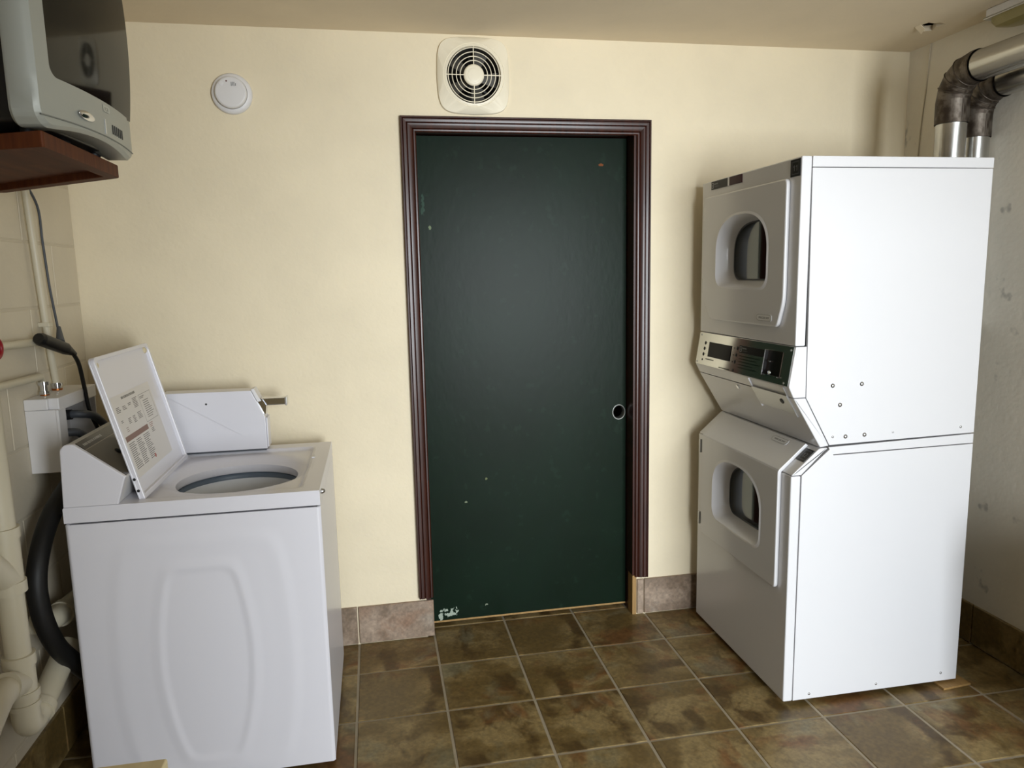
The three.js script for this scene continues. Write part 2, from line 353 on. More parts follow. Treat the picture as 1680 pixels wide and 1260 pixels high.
// ------------------------------------------------------------------ door
const door = structure('door_1', 'dark green painted slab door in a dark stained frame', [0, 0, 0]);
{
  const dz = -0.078, hole = []; for (let i = 0; i < 28; i++) { const a = i / 28 * Math.PI * 2; hole.push([1.464 - 0.008 + 0.026 * Math.cos(a), 0.883 + 0.03 * Math.sin(a)]); }
  const hc = [1.4435, 0.883];
  const h2 = hole.map(([x, y]) => [x - 1.456 + hc[0], y]);
  const dx0 = JL + 0.004, dx1 = JR - 0.003, dy0 = 0.022, dy1 = JT - 0.004, q = 0.032;
  const slab = merge([box(dx0, hc[0] - q, dy0, dy1, dz - 0.04, dz), box(hc[0] - q, dx1, dy0, hc[1] - q, dz - 0.04, dz), box(hc[0] - q, dx1, hc[1] + q, dy1, dz - 0.04, dz), exZ(rect(hc[0] - q, dx1, hc[1] - q, hc[1] + q), dz - 0.04, dz, 0, [h2])]);
  const p = slab.attributes.position, uv = slab.attributes.uv; for (let i = 0; i < p.count; i++) uv.setXY(i, (p.getX(i) - JL) / 1.0 + 0.0, (p.getY(i)) / 2.1);
  obj('door_slab', slab, M.door, door, 'dark green painted slab');
  obj('lock_bore_ring', loft([0, 1, 2, 3].map(k => { const r = [0.031, 0.031, 0.0255, 0.0255][k], z = [dz, dz + 0.0025, dz + 0.0025, dz - 0.03][k]; return Array.from({ length: 32 }, (_, i) => { const a = -i / 32 * Math.PI * 2; return V(hc[0] + r * Math.cos(a) * 0.93, hc[1] + r * Math.sin(a) * 1.06, z); }); })), std(0x8e908c, 0.4, { metalness: 0.6 }), door, 'bare metal ring of the empty lock bore');
  obj('bottom_edge', metric(box(JL + 0.004, JR - 0.003, 0.017, 0.0245, dz - 0.03, dz + 0.0008), 3), M.rawWood, door, 'bare wood bottom edge of the door');
  obj('room_beyond', [box(JL - 0.3, JR + 0.3, -0.12, JT + 0.2, -1.45, -1.4), box(JL - 0.32, JL - 0.3, -0.12, JT + 0.2, -1.45, -0.2002), box(JR + 0.3, JR + 0.32, -0.12, JT + 0.2, -1.45, -0.2002), box(JL - 0.32, JR + 0.32, JT + 0.2, JT + 0.22, -1.45, -0.2002), box(JL - 0.32, JR + 0.32, -0.14, -0.12, -1.45, -0.25)], M.wall, door);
  // jambs
  const jm = M.casing;
  obj('jamb', [metric(box(JL - 0.018, JL, 0.0, JT + 0.018, -0.2, 0.003, 0.0015), 4)], jm, door);
  obj('jamb', [metric(box(JR, JR + 0.018, 0.178, JT + 0.018, -0.2, 0.003, 0.0015), 4)], jm, door);
  obj('jamb', [metric(box(JL, JR, JT, JT + 0.018, -0.2, 0.003, 0.0015).rotateZ(0), 4)], jm, door);
  obj('jamb_foot', metric(box(JR + 0.0005, JR + 0.0185, 0.0, 0.177, -0.05, 0.004, 0.001), 4), M.rawWood, door, 'unstained lower end of the right jamb');
  obj('jamb_foot', metric(box(JR + 0.0005, JR + 0.0185, 0.0, 0.177, -0.2, -0.051, 0.001), 4), M.casing, door);
}
// moulded casing: profile (across, proud), mitred at the head
{
  const trim = structure('trim_1', 'dark stained moulded casing around the green door');
  const prof = [[0, 0], [0, 0.009], [0.004, 0.013], [0.009, 0.0135], [0.0115, 0.010], [0.014, 0.0145], [0.024, 0.019], [0.031, 0.0195], [0.0335, 0.0155], [0.036, 0.0195], [0.042, 0.021], [0.047, 0.021], [0.049, 0.017], [0.051, 0.021], [0.0555, 0.021], [0.0575, 0.018], [0.0575, 0]]; // 0 = inner edge
  const w = 0.0575, n = prof.length;
  const sect = (f) => prof.map(([a, t]) => f(a, t));
  const mk = (secA, secB, name) => { const g = toCreasedNormals(loft([secA, secB], true), 0.5); obj(name, metric(g, 3), M.casing, trim); };
  const xl = 0.6215, xr = 1.4875, yt = 2.0045, yb = 0.1725;
  mk(sect((a, t) => V(xl - a, yb, t)), sect((a, t) => V(xl - a, yt + a, t)), 'casing_left');
  mk(sect((a, t) => V(xr + a, yt + a, t)), sect((a, t) => V(xr + a, yb, t)), 'casing_right');
  mk(sect((a, t) => V(xl - a, yt + a, t)), sect((a, t) => V(xr + a, yt + a, t)), 'casing_head');
  for (const s of [-1, 1]) { const x0 = s < 0 ? xl : xr; const g = new THREE.ShapeGeometry(shapeOf(prof.map(([a, t]) => [x0 + s * a, t]))).rotateX(Math.PI / 2).translate(0, yb, 0); obj('casing_end', g, M.casing, trim); }
}

// ------------------------------------------------------------------ stacked dryers
const dryer = thing('stacked_dryer', 'white coin-operated dryer stack of two units in the right corner', 'dryer', [2.07, 0, 0.42]);
{
  const z0 = 0.077, z1 = 0.768, E = M.enamel;
  const arch = (a0, a1, b0, b1, rb, inset = 0, n = 20) => { // outline z,y: flat bottom with round corners, arched top
    a0 += inset; a1 -= inset; b0 += inset; b1 -= inset; const c = (a0 + a1) / 2, hw = (a1 - a0) / 2, ah = Math.min(0.135, (b1 - b0) * 0.55), pts = [];
    for (let i = 0; i <= 6; i++) { const t = Math.PI + i / 6 * Math.PI / 2; pts.push([a0 + rb + rb * Math.cos(t), b0 + rb + rb * Math.sin(t)]); }
    for (let i = 0; i <= 6; i++) { const t = 1.5 * Math.PI + i / 6 * Math.PI / 2; pts.push([a1 - rb + rb * Math.cos(t), b0 + rb + rb * Math.sin(t)]); }
    for (let i = 0; i <= n; i++) { const t = i / n * Math.PI, k = 0.82; const co = Math.cos(t), si = Math.sin(t); pts.push([c + hw * Math.sign(co) * Math.abs(co) ** k, b1 - ah + ah * Math.abs(si) ** k]); }
    return pts;
  };
  const sidePanel = (pts, name) => { obj(name, exZ(pts, z1 - 0.012, z1, 0.0012), E, dryer); obj(name, exZ(pts, z0, z0 + 0.012, 0.0012), E, dryer); };
  // --- lower unit
  const lw = [0.243, 0.6, 0.505, 0.753];
  obj('lower_front_panel', exX(rounded(rect(z0, z1, 0.018, 0.806), 0.004, 2), 1.739, 1.773, 0.004, [arch(...lw, 0.05, -0.004)]), E, dryer);
  obj('lower_sloped_top', exZ(rounded([[1.739, 0.808], [1.837, 0.894], [1.866, 0.894], [1.774, 0.808]], [0.006, 0.006, 0.003, 0.002], 3), z0, z1, 0.003), E, dryer);
  sidePanel([[1.7752, 0.018], [2.41, 0.018], [2.41, 0.8735], [1.888, 0.8675], [1.8765, 0.8995 - 0.008], [1.7765, 0.806]], 'lower_side_panel');
  obj('lower_top_rail', exZ([[1.8685, 0.8955], [1.882, 0.8705], [2.41, 0.8765], [2.41, 0.9085]], z0 + 0.001, z1 - 0.0005, 0.001), E, dryer);
  obj('lower_back_panel', box(2.398, 2.41, 0.018, 0.87, z0 + 0.012, z1 - 0.012), E, dryer);
  obj('base_pan', box(1.775, 2.397, 0.02, 0.024, z0 + 0.013, z1 - 0.013), M.galv, dryer);
  for (const [x, z] of [[1.79, z0 + 0.05], [1.79, z1 - 0.05], [2.36, z0 + 0.05], [2.36, z1 - 0.05]]) obj('foot', cyl(V(x, 0, z), V(x, 0.02, z), 0.018), M.blackRubber, dryer);
  // --- upper unit
  const uw = [0.238, 0.6, 1.415, 1.663];
  obj('upper_front_panel', exX(rounded(rect(z0, z1, 1.2295, 1.811), 0.004, 2), 1.737, 1.771, 0.004, [arch(...uw, 0.05, -0.004)]), E, dryer);
  obj('upper_top_panel', exZ(rounded([[1.7735, 1.7785], [2.412, 1.7785], [2.412, 1.811], [1.7735, 1.811]], 0.002, 2), z0 + 0.0005, z1, 0.0018), E, dryer);
  sidePanel([[1.7735, 1.7765], [1.7795, 1.2275], [1.7815, 1.062], [1.8705, 0.9025], [2.41, 0.9125], [2.41, 1.7765]].reverse(), 'upper_side_panel');
  obj('upper_back_panel', box(2.398, 2.41, 0.915, 1.775, z0 + 0.012, z1 - 0.012), E, dryer);
  obj('upper_base_pan', box(1.885, 2.397, 0.9105, 0.914, z0 + 0.013, z1 - 0.013), M.galv, dryer);
  obj('control_housing', exZ(rounded([[1.7395, 1.2275], [1.7195, 1.099], [1.737, 1.0635], [1.7795, 1.0635], [1.7775, 1.2275]], [0.002, 0.004, 0.003, 0, 0], 3), z0, z1, 0.003), E, dryer);
  obj('sloped_front_panel', exZ(rounded([[1.7375, 1.0615], [1.838, 0.8965], [1.8685, 0.9005], [1.7795, 1.0615]], [0.003, 0.003, 0, 0], 2), z0, z1, 0.003), E, dryer);
  // bolts on the near side
  for (const [x, y, r] of [[1.873, 1.098, 0.0075], [1.977, 1.099, 0.0075], [1.902, 1.034, 0.0075], [1.927, 0.928, 0.0075], [1.996, 0.93, 0.0075], [1.881, 0.929, 0.0042], [2.101, 0.932, 0.0035], [2.357, 0.935, 0.0045], [1.835, 0.036, 0.0045], [2.091, 0.039, 0.0045], [2.346, 0.048, 0.0045]])
    obj('bolt', dome(V(x, y, z1 - 0.0005), V(0, 0, 1), r, r * 0.75), M.steel, dryer, 'steel bolt head');
  // --- doors
  const winLoop = (w, inset, x) => arch(...w, 0.045, inset, 24).map(([z, y]) => V(x, y, z));
  function window_(parent, w, xf, depth) {
    obj('window_recess', toCreasedNormals(loft([winLoop(w, -0.012, xf - 0.0005), winLoop(w, -0.004, xf - 0.003), winLoop(w, 0.0, xf + 0.003), winLoop(w, 0.014, xf + depth * 0.55), winLoop(w, 0.019, xf + depth)], true), 0.9), M.enamelIn, parent);
    const g = exX(arch(...w, 0.045, 0.019, 24), xf + depth, xf + depth + 0.004); obj('window_pane', g, M.glass, parent, 'dark curved-top glass pane');
    obj('window_gasket', toCreasedNormals(loft([winLoop(w, 0.0185, xf + depth - 0.001), winLoop(w, 0.022, xf + depth - 0.003), winLoop(w, 0.024, xf + depth)], true), 0.9), M.greyRubber, parent);
  }
  const uDoor = rounded([[0.119, 1.752], [0.119, 1.36], [0.186, 1.284], [0.676, 1.284], [0.71, 1.37], [0.71, 1.752]].map(([z, y]) => [z, y]), [0.02, 0.02, 0.02, 0.018, 0.03, 0.02]);
  const ud = obj('upper_door', exX(uDoor, 1.723, 1.7365, 0.005, [arch(...uw, 0.05, -0.004)]), E, dryer);
  window_(ud, uw, 1.7235, 0.062);
  const lDoor = rounded(rect(0.136, 0.712, 0.402, 0.812), [0.018, 0.018, 0.001, 0.001]);
  const ld = obj('lower_door', [exX(lDoor, 1.725, 1.7385, 0.004, [arch(...lw, 0.05, -0.004)]),
    exZ(rounded([[1.727, 0.806], [1.7275, 0.814], [1.823, 0.8985], [1.832, 0.891], [1.738, 0.807]], [0.004, 0.01, 0.004, 0, 0], 4), 0.1365, 0.7115, 0.002)], E, dryer);
  window_(ld, lw, 1.7255, 0.062);
  for (const [y0, y1] of [[1.664, 1.721], [1.385, 1.44], [0.733, 0.788], [0.429, 0.481]]) obj('hinge', [box(1.726, 1.737, y0, y1, 0.106, 0.118, 0.002)], M.steel, y0 > 1 ? ud : ld, 'small steel door hinge');
  // drums behind the windows
  for (const cy of [1.51, 0.6]) {
    obj(cy > 1 ? 'upper_drum' : 'lower_drum', [lathe([[0.27, 0], [0.275, 0.02], [0.275, 0.5]]).rotateZ(-Math.PI / 2).translate(1.83, cy > 1 ? 1.49 : 0.56, 0.42), new THREE.CircleGeometry(0.275, 40).rotateY(-Math.PI / 2).translate(2.33, cy > 1 ? 1.49 : 0.56, 0.42),
      ...[0, 1, 2].map(i => { const a = i * 2.094 + 0.6; return box(1.85, 2.32, -0.012, 0.012, 0.225, 0.275).rotateX(a).translate(0, cy > 1 ? 1.49 : 0.56, 0.42); })], new THREE.MeshStandardMaterial({ color: 0x6f7579, roughness: 0.4, metalness: 0.7, side: THREE.DoubleSide }), dryer);
  }
  // door badges: oval outline with small dark lettering
  const badge = canvasTex(512, 160, (c, w, h) => { c.fillStyle = '#d9d9da'; c.fillRect(0, 0, w, h); c.strokeStyle = '#8b8b8d'; c.lineWidth = 9; c.beginPath(); const r = 60; c.moveTo(12 + r, 14); c.lineTo(w - 12 - r, 14); c.arc(w - 12 - r, h / 2, h / 2 - 14, -Math.PI / 2, Math.PI / 2); c.lineTo(12 + r, h - 14); c.arc(12 + r, h / 2, h / 2 - 14, Math.PI / 2, Math.PI * 1.5); c.stroke(); c.fillStyle = '#3a3a3c'; c.font = 'bold 58px sans-serif'; c.textAlign = 'center'; c.textBaseline = 'middle'; c.fillText('PRECISE DRY', w / 2, h / 2 + 2, w - 110); });
  const badgeMat = phy(0xffffff, 0.35, { map: badge });
  // plate lying on a face: (centre, u along z, up direction in xy, normal) with 0..1 uv on its front
  const plate = (w, h, t, r = 0.002) => { const g = ext(rounded(rect(-w / 2, w / 2, -h / 2, h / 2), r, 3), t, Math.min(t * 0.3, 0.0008)); const p = g.attributes.position, uv = g.attributes.uv; for (let i = 0; i < p.count; i++) uv.setXY(i, p.getX(i) / w + 0.5, p.getY(i) / h + 0.5); return g; };
  const onFront = (g, c, up) => { const Y = V(up[0], up[1], 0).normalize(), X = V(0, 0, 1), Z = V().crossVectors(X, Y); return g.applyMatrix4(new THREE.Matrix4().makeBasis(X, Y, Z).setPosition(c)); };
  obj('badge', onFront(plate(0.098, 0.024, 0.0016, 0.011), V(1.7225, 1.3115, 0.598), [0, 1]), badgeMat, ud, 'oval badge with small lettering');
  obj('badge', onFront(plate(0.098, 0.024, 0.0016, 0.011), V(1.8055, 0.8825, 0.583), [0.749, 0.663]), badgeMat, ld, 'oval badge with small lettering');
  const logo = (wpx, hpx) => (c, w, h) => { c.fillStyle = '#101113'; c.fillRect(0, 0, w, h); c.strokeStyle = '#c9c9cc'; c.lineWidth = 7; c.strokeRect(h * 0.16, h * 0.2, h * 0.46, h * 0.6); c.fillStyle = '#8e8e92'; c.font = `bold ${h * 0.3}px sans-serif`; c.textBaseline = 'middle'; c.fillText('M', h * 0.26, h * 0.52, h * 0.28); c.fillStyle = '#9fa3a3'; c.font = `bold ${h * 0.26}px sans-serif`; c.fillText('MAYTAG', h * 0.8, h * 0.36); c.fillStyle = '#5f6363'; for (let k = 0; k < 9; k++) c.fillRect(h * (0.8 + k * 0.16), h * 0.62, h * (0.06 + 0.05 * hash2(k, 2, 6)), h * 0.11); };
  const ufp = dryer.children.find(c => c.name === 'upper_front_panel');
  obj('brand_plate', onFront(plate(0.238, 0.03, 0.003, 0.001), V(1.737, 1.7925, 0.278), [0, 1]), phy(0xffffff, 0.3, { map: canvasTex(1024, 128, (c, w, h) => { logo()(c, w, h); c.fillStyle = '#e8e8ea'; c.fillRect(w * 0.56, 0, w * 0.055, h); c.fillStyle = '#3c1620'; c.fillRect(w * 0.63, 0, w * 0.37, h); }), specularIntensity: 0.3 }), ufp, 'black brand plate with a white strip and maroon end');  // white strip and maroon end are drawn in the map
  const numTex = t => canvasTex(256, 256, (c, w, h) => { c.fillStyle = '#0d0d0f'; c.fillRect(0, 0, w, h); c.strokeStyle = '#56565a'; c.lineWidth = 16; c.strokeRect(40, 38, 176, 180); c.fillStyle = '#77777b'; c.font = 'bold 120px sans-serif'; c.textAlign = 'center'; c.textBaseline = 'middle'; c.fillText(t, 128, 134); });
  obj('number_plate', onFront(plate(0.055, 0.052, 0.002, 0.001), V(1.737, 1.7795, 0.735), [0, 1]), phy(0xffffff, 0.3, { map: numTex('11') }), ufp, 'black number plate reading 11');
  const lst = dryer.children.find(c => c.name === 'lower_sloped_top');
  obj('number_plate', onFront(plate(0.046, 0.052, 0.002, 0.001), V(1.805, 0.8665, 0.739), [0.752, 0.659]), phy(0xffffff, 0.3, { map: numTex('12') }), lst, 'black number plate');
  // --- control panel: polished metal plate, tilted
  const up = [0.02, 0.1285], Y = V(...up, 0).normalize(), N = V(-Y.y, Y.x, 0);
  const cp0 = V(1.7295, 1.1635, 0).addScaledVector(N, 0.0);
  const at = (z, y, o = 0) => V(1.7295 + (y - 1.1635) * up[0] / up[1], y, z).addScaledVector(N, o);
  const pt = canvasTex(2048, 384, (c, w, h) => {
    c.fillStyle = '#d5d6d2'; c.fillRect(0, 0, w, h);
    const X = z => (z - 0.078) / 0.682 * w, Yp = y => (1.2265 - y) / 0.127 * h;
    c.fillStyle = '#33403a'; c.font = 'bold 22px sans-serif'; for (let k = 0; k < 3; k++) { c.fillRect(X(0.152), Yp(1.19 - k * 0.0225), 16, 5); c.fillRect(X(0.376), Yp(1.19 - k * 0.025), 20, 14); }
    c.fillStyle = '#40423e'; c.fillRect(X(0.16), Yp(1.127), 215, 12); c.fillRect(X(0.28), Yp(1.107), 260, 12);
    c.fillStyle = '#6d7a72'; for (let k = 0; k < 5; k++) c.fillRect(X(0.424), Yp(1.166 - k * 0.0105), [430, 380, 450, 300, 410][k], 9);
  });
  const cpl = obj('control_panel', onFront(plate(0.682, 0.127, 0.002, 0.003), at(0.4205, 1.1635, 0.0002), up), phy(0xffffff, 0.13, { map: pt, metalness: 0.95 }), dryer, 'polished metal control panel mirroring the door');
  const onP = (name, w, h, t, z, y, mat, label, r = 0.001) => obj(name, onFront(plate(w, h, t, r), at(z, y, 0.002), up), mat, cpl, label);
  onP('display_window', 0.182, 0.058, 0.002, 0.269, 1.165, phy(0x060608, 0.2, { specularIntensity: 0.12 }), 'dark display window');
  onP('brand_plate', 0.178, 0.027, 0.0015, 0.508, 1.189, phy(0xffffff, 0.3, { map: canvasTex(1024, 160, logo()), specularIntensity: 0.3 }), 'black brand plate');
  for (const [z, y] of [[0.1425, 1.187], [0.1405, 1.165], [0.138, 1.1425], [0.404, 1.19], [0.402, 1.165], [0.399, 1.14]]) obj('button', dome(at(z, y, 0.002), N, 0.0075, 0.003), M.black, cpl, 'black push button');
  obj('button', dome(at(0.135, 1.121, 0.002), N, 0.0045, 0.002), M.black, cpl); obj('button', dome(at(0.396, 1.108, 0.002), N, 0.006, 0.002), M.black, cpl);
  for (const [z, y] of [[0.098, 1.217], [0.089, 1.11], [0.748, 1.215], [0.736, 1.108]]) obj('screw', dome(at(z, y, 0.002), N, 0.004, 0.0025), M.steel, cpl, 'steel screw head');
  // coin acceptor: open metal pocket with slot
  const ca = obj('coin_acceptor', [onFront(plate(0.094, 0.086, 0.002, 0.002), at(0.661, 1.1625, 0.002), up)], std(0x4a4038, 0.25, { metalness: 1 }), cpl, 'metal coin acceptor');
  obj('acceptor_side', onFront(plate(0.004, 0.086, 0.014, 0.001), at(0.617, 1.1625, 0.003), up), M.chrome, ca); obj('acceptor_lip', onFront(plate(0.09, 0.004, 0.008, 0.001), at(0.661, 1.122, 0.003), up), M.chrome, ca);
  obj('coin_slot', onFront(plate(0.012, 0.004, 0.006, 0.001), at(0.642, 1.168, 0.004), up), M.chrome, ca);
  obj('return_button', dome(at(0.645, 1.131, 0.003), N, 0.007, 0.006), M.chrome, ca);
  // coin box housing under the panel
  const sl = V(0.1005, -0.165, 0).normalize(), SN = V(sl.y, -sl.x, 0); // down the slope, outward normal
  const sp = (z, d, o) => V(1.7375, 1.0615, z).addScaledVector(sl, d).addScaledVector(SN, o);
  const cb = obj('coin_box', onFront(plate(0.225, 0.075, 0.004, 0.002), sp(0.625, 0.028, 0.001), [-sl.x, -sl.y]), M.steel, dryer, 'metal coin box face with lock');
  for (const z of [0.513, 0.737]) obj('flange', exZ([[1.7205, 1.0975], [1.7375, 1.0635], [1.7785, 0.9945], [1.7715, 0.9945], [1.714, 1.0965]].reverse(), z - 0.002, z + 0.002, 0.0008), z < 0.6 ? M.enamelIn : M.steel, cb);
  obj('coin_lock', cyl(sp(0.69, 0.02, 0.004), sp(0.69, 0.02, 0.007), 0.0095), M.black, cb, 'black lock cylinder');
  obj('panel_lock', cyl(sp(0.385, 0.018, -0.001), sp(0.385, 0.018, 0.003), 0.0085), M.chrome, dryer, 'small chrome lock');
}
single('wood_shim', 'thin bare wood shim wedged under the near back corner of the dryer stack', 'shim', metric(exY([[2.335, 0.735], [2.45, 0.72], [2.452, 0.79], [2.335, 0.8]], 0.0005, 0.008, 0.001), 5), M.rawWood, [2.39, 0, 0.76]);

// ------------------------------------------------------------------ exhaust ducts
function duct(label, x, z, yb, yc, r) {
  const t = thing('exhaust_duct', label, 'duct', [x, yb, z]);
  const R = 0.095, zc = z + R, yh = yc - R;                                // bend centre
  const sl = [0, 1, 2, 3, 4].map(i => i / 4 * Math.PI / 2);
  obj('riser', cyl(V(x, yb, z), V(x, yh - 0.02, z), r, r, 40, true), M.galv, t, 'shiny galvanised riser');
  const ring = (a, rr) => Array.from({ length: 40 }, (_, i) => { const p = i / 40 * Math.PI * 2, rad = R - rr * Math.cos(p); return V(x + rr * Math.sin(p), yh + rad * Math.sin(a), zc - rad * Math.cos(a)); });
  const low = Array.from({ length: 40 }, (_, i) => { const p = i / 40 * Math.PI * 2; return V(x + (r + 0.004) * Math.sin(p), yh - 0.075, z + (r + 0.004) * Math.cos(p)); });
  const loops = [low]; const gores = [0, 0.26, 0.5, 0.74, 1].map(v => v * Math.PI / 2);
  // gored elbow: straight segments between mitre planes
  gores.forEach((a, i) => loops.push(ring(a, r + 0.004)));
  const end = ring(Math.PI / 2, r + 0.004).map(p => V(p.x, p.y, p.z + 0.02)); loops.push(end);
  obj('elbow', toCreasedNormals(loft(loops, true, true), 0.2), M.elbow, t, 'dark tarnished gored elbow');
  const el = t.children[t.children.length - 1];
  for (const a of gores.slice(1, 4)) obj('seam', new THREE.TorusGeometry(r + 0.0045, 0.0022, 8, 40).rotateY(0).applyMatrix4(new THREE.Matrix4().makeRotationX(Math.PI / 2 - 0)).applyMatrix4(new THREE.Matrix4().makeRotationX(a)).translate(x, yh + R * Math.sin(a), zc - R * Math.cos(a)), M.elbow, el);
  obj('horizontal_run', cyl(V(x, yc, zc + 0.015), V(x, yc, ZF + 0.02), r, r, 40, true), M.galv, t, 'dull galvanised horizontal run');
  return t;
}
duct('thick galvanised exhaust duct nearer the room, higher dark elbow above the dryers', 2.48, 0.495, 1.25, 2.137, 0.05);
duct('galvanised exhaust duct close to the right wall, lower dark elbow behind the other', 2.626, 0.445, 1.25, 2.1, 0.047);

// ------------------------------------------------------------------ ceiling light by the right wall and hanging wire
{
  const t = thing('ceiling_light', 'square white ceiling light with yellowed prismatic glass above the ducts', 'ceiling light', [2.64, CEIL, 0.6]);
  obj('base', box(2.592, 2.684, CEIL - 0.03, CEIL - 0.0005, 0.49, 0.75, 0.006), M.whitePlastic, t);
  obj('rim', box(2.588, 2.6865, CEIL - 0.036, CEIL - 0.028, 0.486, 0.754, 0.003), M.steel, t);
  const gl = []; const lp = (k, y) => Array.from({ length: 40 }, (_, i) => { const a = -i / 40 * Math.PI * 2, c = Math.cos(a), s = Math.sin(a); return V(2.637 + 0.046 * k * Math.sign(c) * Math.abs(c) ** 0.5 * (1 + (i % 2) * 0.03), y, 0.62 + 0.125 * k * Math.sign(s) * Math.abs(s) ** 0.5); });
  gl.push(loft([lp(1, CEIL - 0.036), lp(0.97, CEIL - 0.05), lp(0.85, CEIL - 0.066), lp(0.5, CEIL - 0.076), lp(0.01, CEIL - 0.078)], true));
  obj('glass', toCreasedNormals(gl[0], 0.3), phy(0xb0a56a, 0.35, { transmission: 0.35, thickness: 0, roughness: 0.4 }), t, 'yellowed prismatic glass');
}
single('loose_wire', 'thin pale wire hanging from the ceiling down the right wall', 'wire', tube([V(2.683, CEIL - 0.001, 0.123), V(2.6845, 2.2, 0.11), V(2.684, 2.0, 0.09), V(2.684, 1.7, 0.08), V(2.684, 1.2, 0.085)], 0.0022, 40, 8), M.wireWhite, [2.684, 1.2, 0.085]);

// ------------------------------------------------------------------ exhaust fan above the door
{
  const cx = 0.844, cy = 2.21, t = thing('exhaust_fan', 'cream wall exhaust fan with round grille above the green door', 'fan', [cx, cy, 0]);
  const ivory = std(0xefe6cf, 0.4), circ = (r, n = 64) => Array.from({ length: n }, (_, i) => { const a = i / n * Math.PI * 2; return [cx + r * Math.cos(a), cy + r * Math.sin(a)]; });
  const sq = (k, n = 96) => Array.from({ length: n }, (_, i) => { // bulging rounded square
    const a = i / n * Math.PI * 2, c = Math.cos(a), s = Math.sin(a), e = 0.30; return [cx + 0.137 * k * Math.sign(c) * Math.abs(c) ** e, cy + 0.139 * k * Math.sign(s) * Math.abs(s) ** e]; });
  const bow = pts => pts.map(([x, y]) => { const u = (x - cx) / 0.137, v = (y - cy) / 0.139; return [cx + (x - cx) * (1 - 0.085 * v * v * Math.abs(u)), cy + (y - cy) * (1 - 0.085 * u * u * Math.abs(v))]; });
  const L = (pts, z) => pts.map(([x, y]) => V(x, y, z));
  const ringPts = (r, n = 96) => Array.from({ length: n }, (_, i) => { const a = i / n * Math.PI * 2; return [cx + r * Math.cos(a), cy + r * Math.sin(a)]; });
  obj('cover', toCreasedNormals(loft([L(bow(sq(1)), 0.0005), L(bow(sq(1)), 0.007), L(bow(sq(0.985)), 0.0115), L(ringPts(0.1145), 0.024), L(ringPts(0.113), 0.0225), L(ringPts(0.1105), 0.0245), L(ringPts(0.1025), 0.025), L(ringPts(0.1012), 0.022), L(ringPts(0.1012), 0.001)], true), 0.7), ivory, t);
  const darkSteel = std(0x56534e, 0.6, { metalness: 0.5 });  // dark grey metal of the blades, same tone as the sleeve
  obj('wall_sleeve', lathe([[0.1011, 0], [0.1011, 0.185], [0, 0.186]], 56).rotateX(-Math.PI / 2).translate(cx, cy, 0.001), new THREE.MeshStandardMaterial({ color: 0x56534e, roughness: 0.6, metalness: 0.5, side: THREE.DoubleSide }), t, 'dark grey sheet metal sleeve through the wall');
  obj('motor', [cyl(V(cx, cy, -0.12), V(cx, cy, -0.03), 0.038, 0.034, 32), ...[0, 1, 2].map(i => box(-0.004, 0.004, 0.03, 0.1005, -0.1, -0.09).rotateZ(i * 2.094).translate(cx, cy, 0))], std(0x2d2c2b, 0.5), t, 'fan motor on its bracket');
  obj('fan_blade', [0, 1, 2, 3, 4].map(i => exZ([[0.02, -0.012], [0.092, -0.035], [0.096, 0.02], [0.02, 0.01]], -0.001, 0.001).rotateX(0.35).rotateZ(i * 1.2566).translate(cx, cy, -0.02)), darkSteel, t);
  for (const r of [0.0965, 0.0815, 0.066, 0.0515]) obj('grille_ring', new THREE.TorusGeometry(r, 0.0017, 8, 64).translate(cx, cy, 0.0225), ivory, t);
  for (const a of [0, 1, 2, 3]) obj('grille_spoke', cyl(V(cx + 0.036 * Math.cos(a * Math.PI / 2), cy + 0.036 * Math.sin(a * Math.PI / 2), 0.0228), V(cx + 0.1025 * Math.cos(a * Math.PI / 2), cy + 0.1025 * Math.sin(a * Math.PI / 2), 0.0228), 0.0019, 0.0019, 8), ivory, t);
  obj('hub', lathe([[0.0, 0.0285], [0.02, 0.0282], [0.0245, 0.0274], [0.026, 0.0264], [0.027, 0.0274], [0.034, 0.0262], [0.0385, 0.0225], [0.0385, 0.018]].reverse()).rotateX(Math.PI / 2).translate(cx, cy, 0), ivory, t);
}

// ------------------------------------------------------------------ smoke detector
{
  const cx = -0.022, cy = 2.126, t = thing('smoke_detector', 'round white smoke detector on the cream wall beside the television', 'detector', [cx, cy, 0]);
  obj('mounting_base', lathe([[0.0, 0], [0.068, 0], [0.07, 0.004], [0.069, 0.012], [0.064, 0.018], [0.055, 0.02]], 64).rotateX(Math.PI / 2).translate(cx, cy, 0), M.whitePlastic, t);
  obj('cover', lathe([[0.054, 0.017], [0.054, 0.032], [0.0515, 0.037], [0.046, 0.039], [0, 0.0405]], 64).rotateX(Math.PI / 2).translate(cx, cy, 0), M.whitePlastic, t);
  obj('indicator', dome(V(cx - 0.011, cy + 0.036, 0.0392), V(0, 0, 1), 0.0028, 0.0015), std(0x5a2018, 0.4), t, 'dark indicator dot');
  for (let i = 0; i < 4; i++) obj('vent_slot', box(cx + 0.004 + i * 0.0048, cx + 0.0058 + i * 0.0048, cy + 0.019 + (i % 2) * 0.001, cy + 0.033 - (i === 3 ? 0.004 : 0), 0.039, 0.0402), M.greyRubber, t);
  obj('test_button', lathe([[0, 0.0412], [0.007, 0.041], [0.0082, 0.0395]].reverse(), 24).rotateX(Math.PI / 2).translate(cx - 0.029, cy + 0.028, -0.0005), M.whitePlastic, t);
}

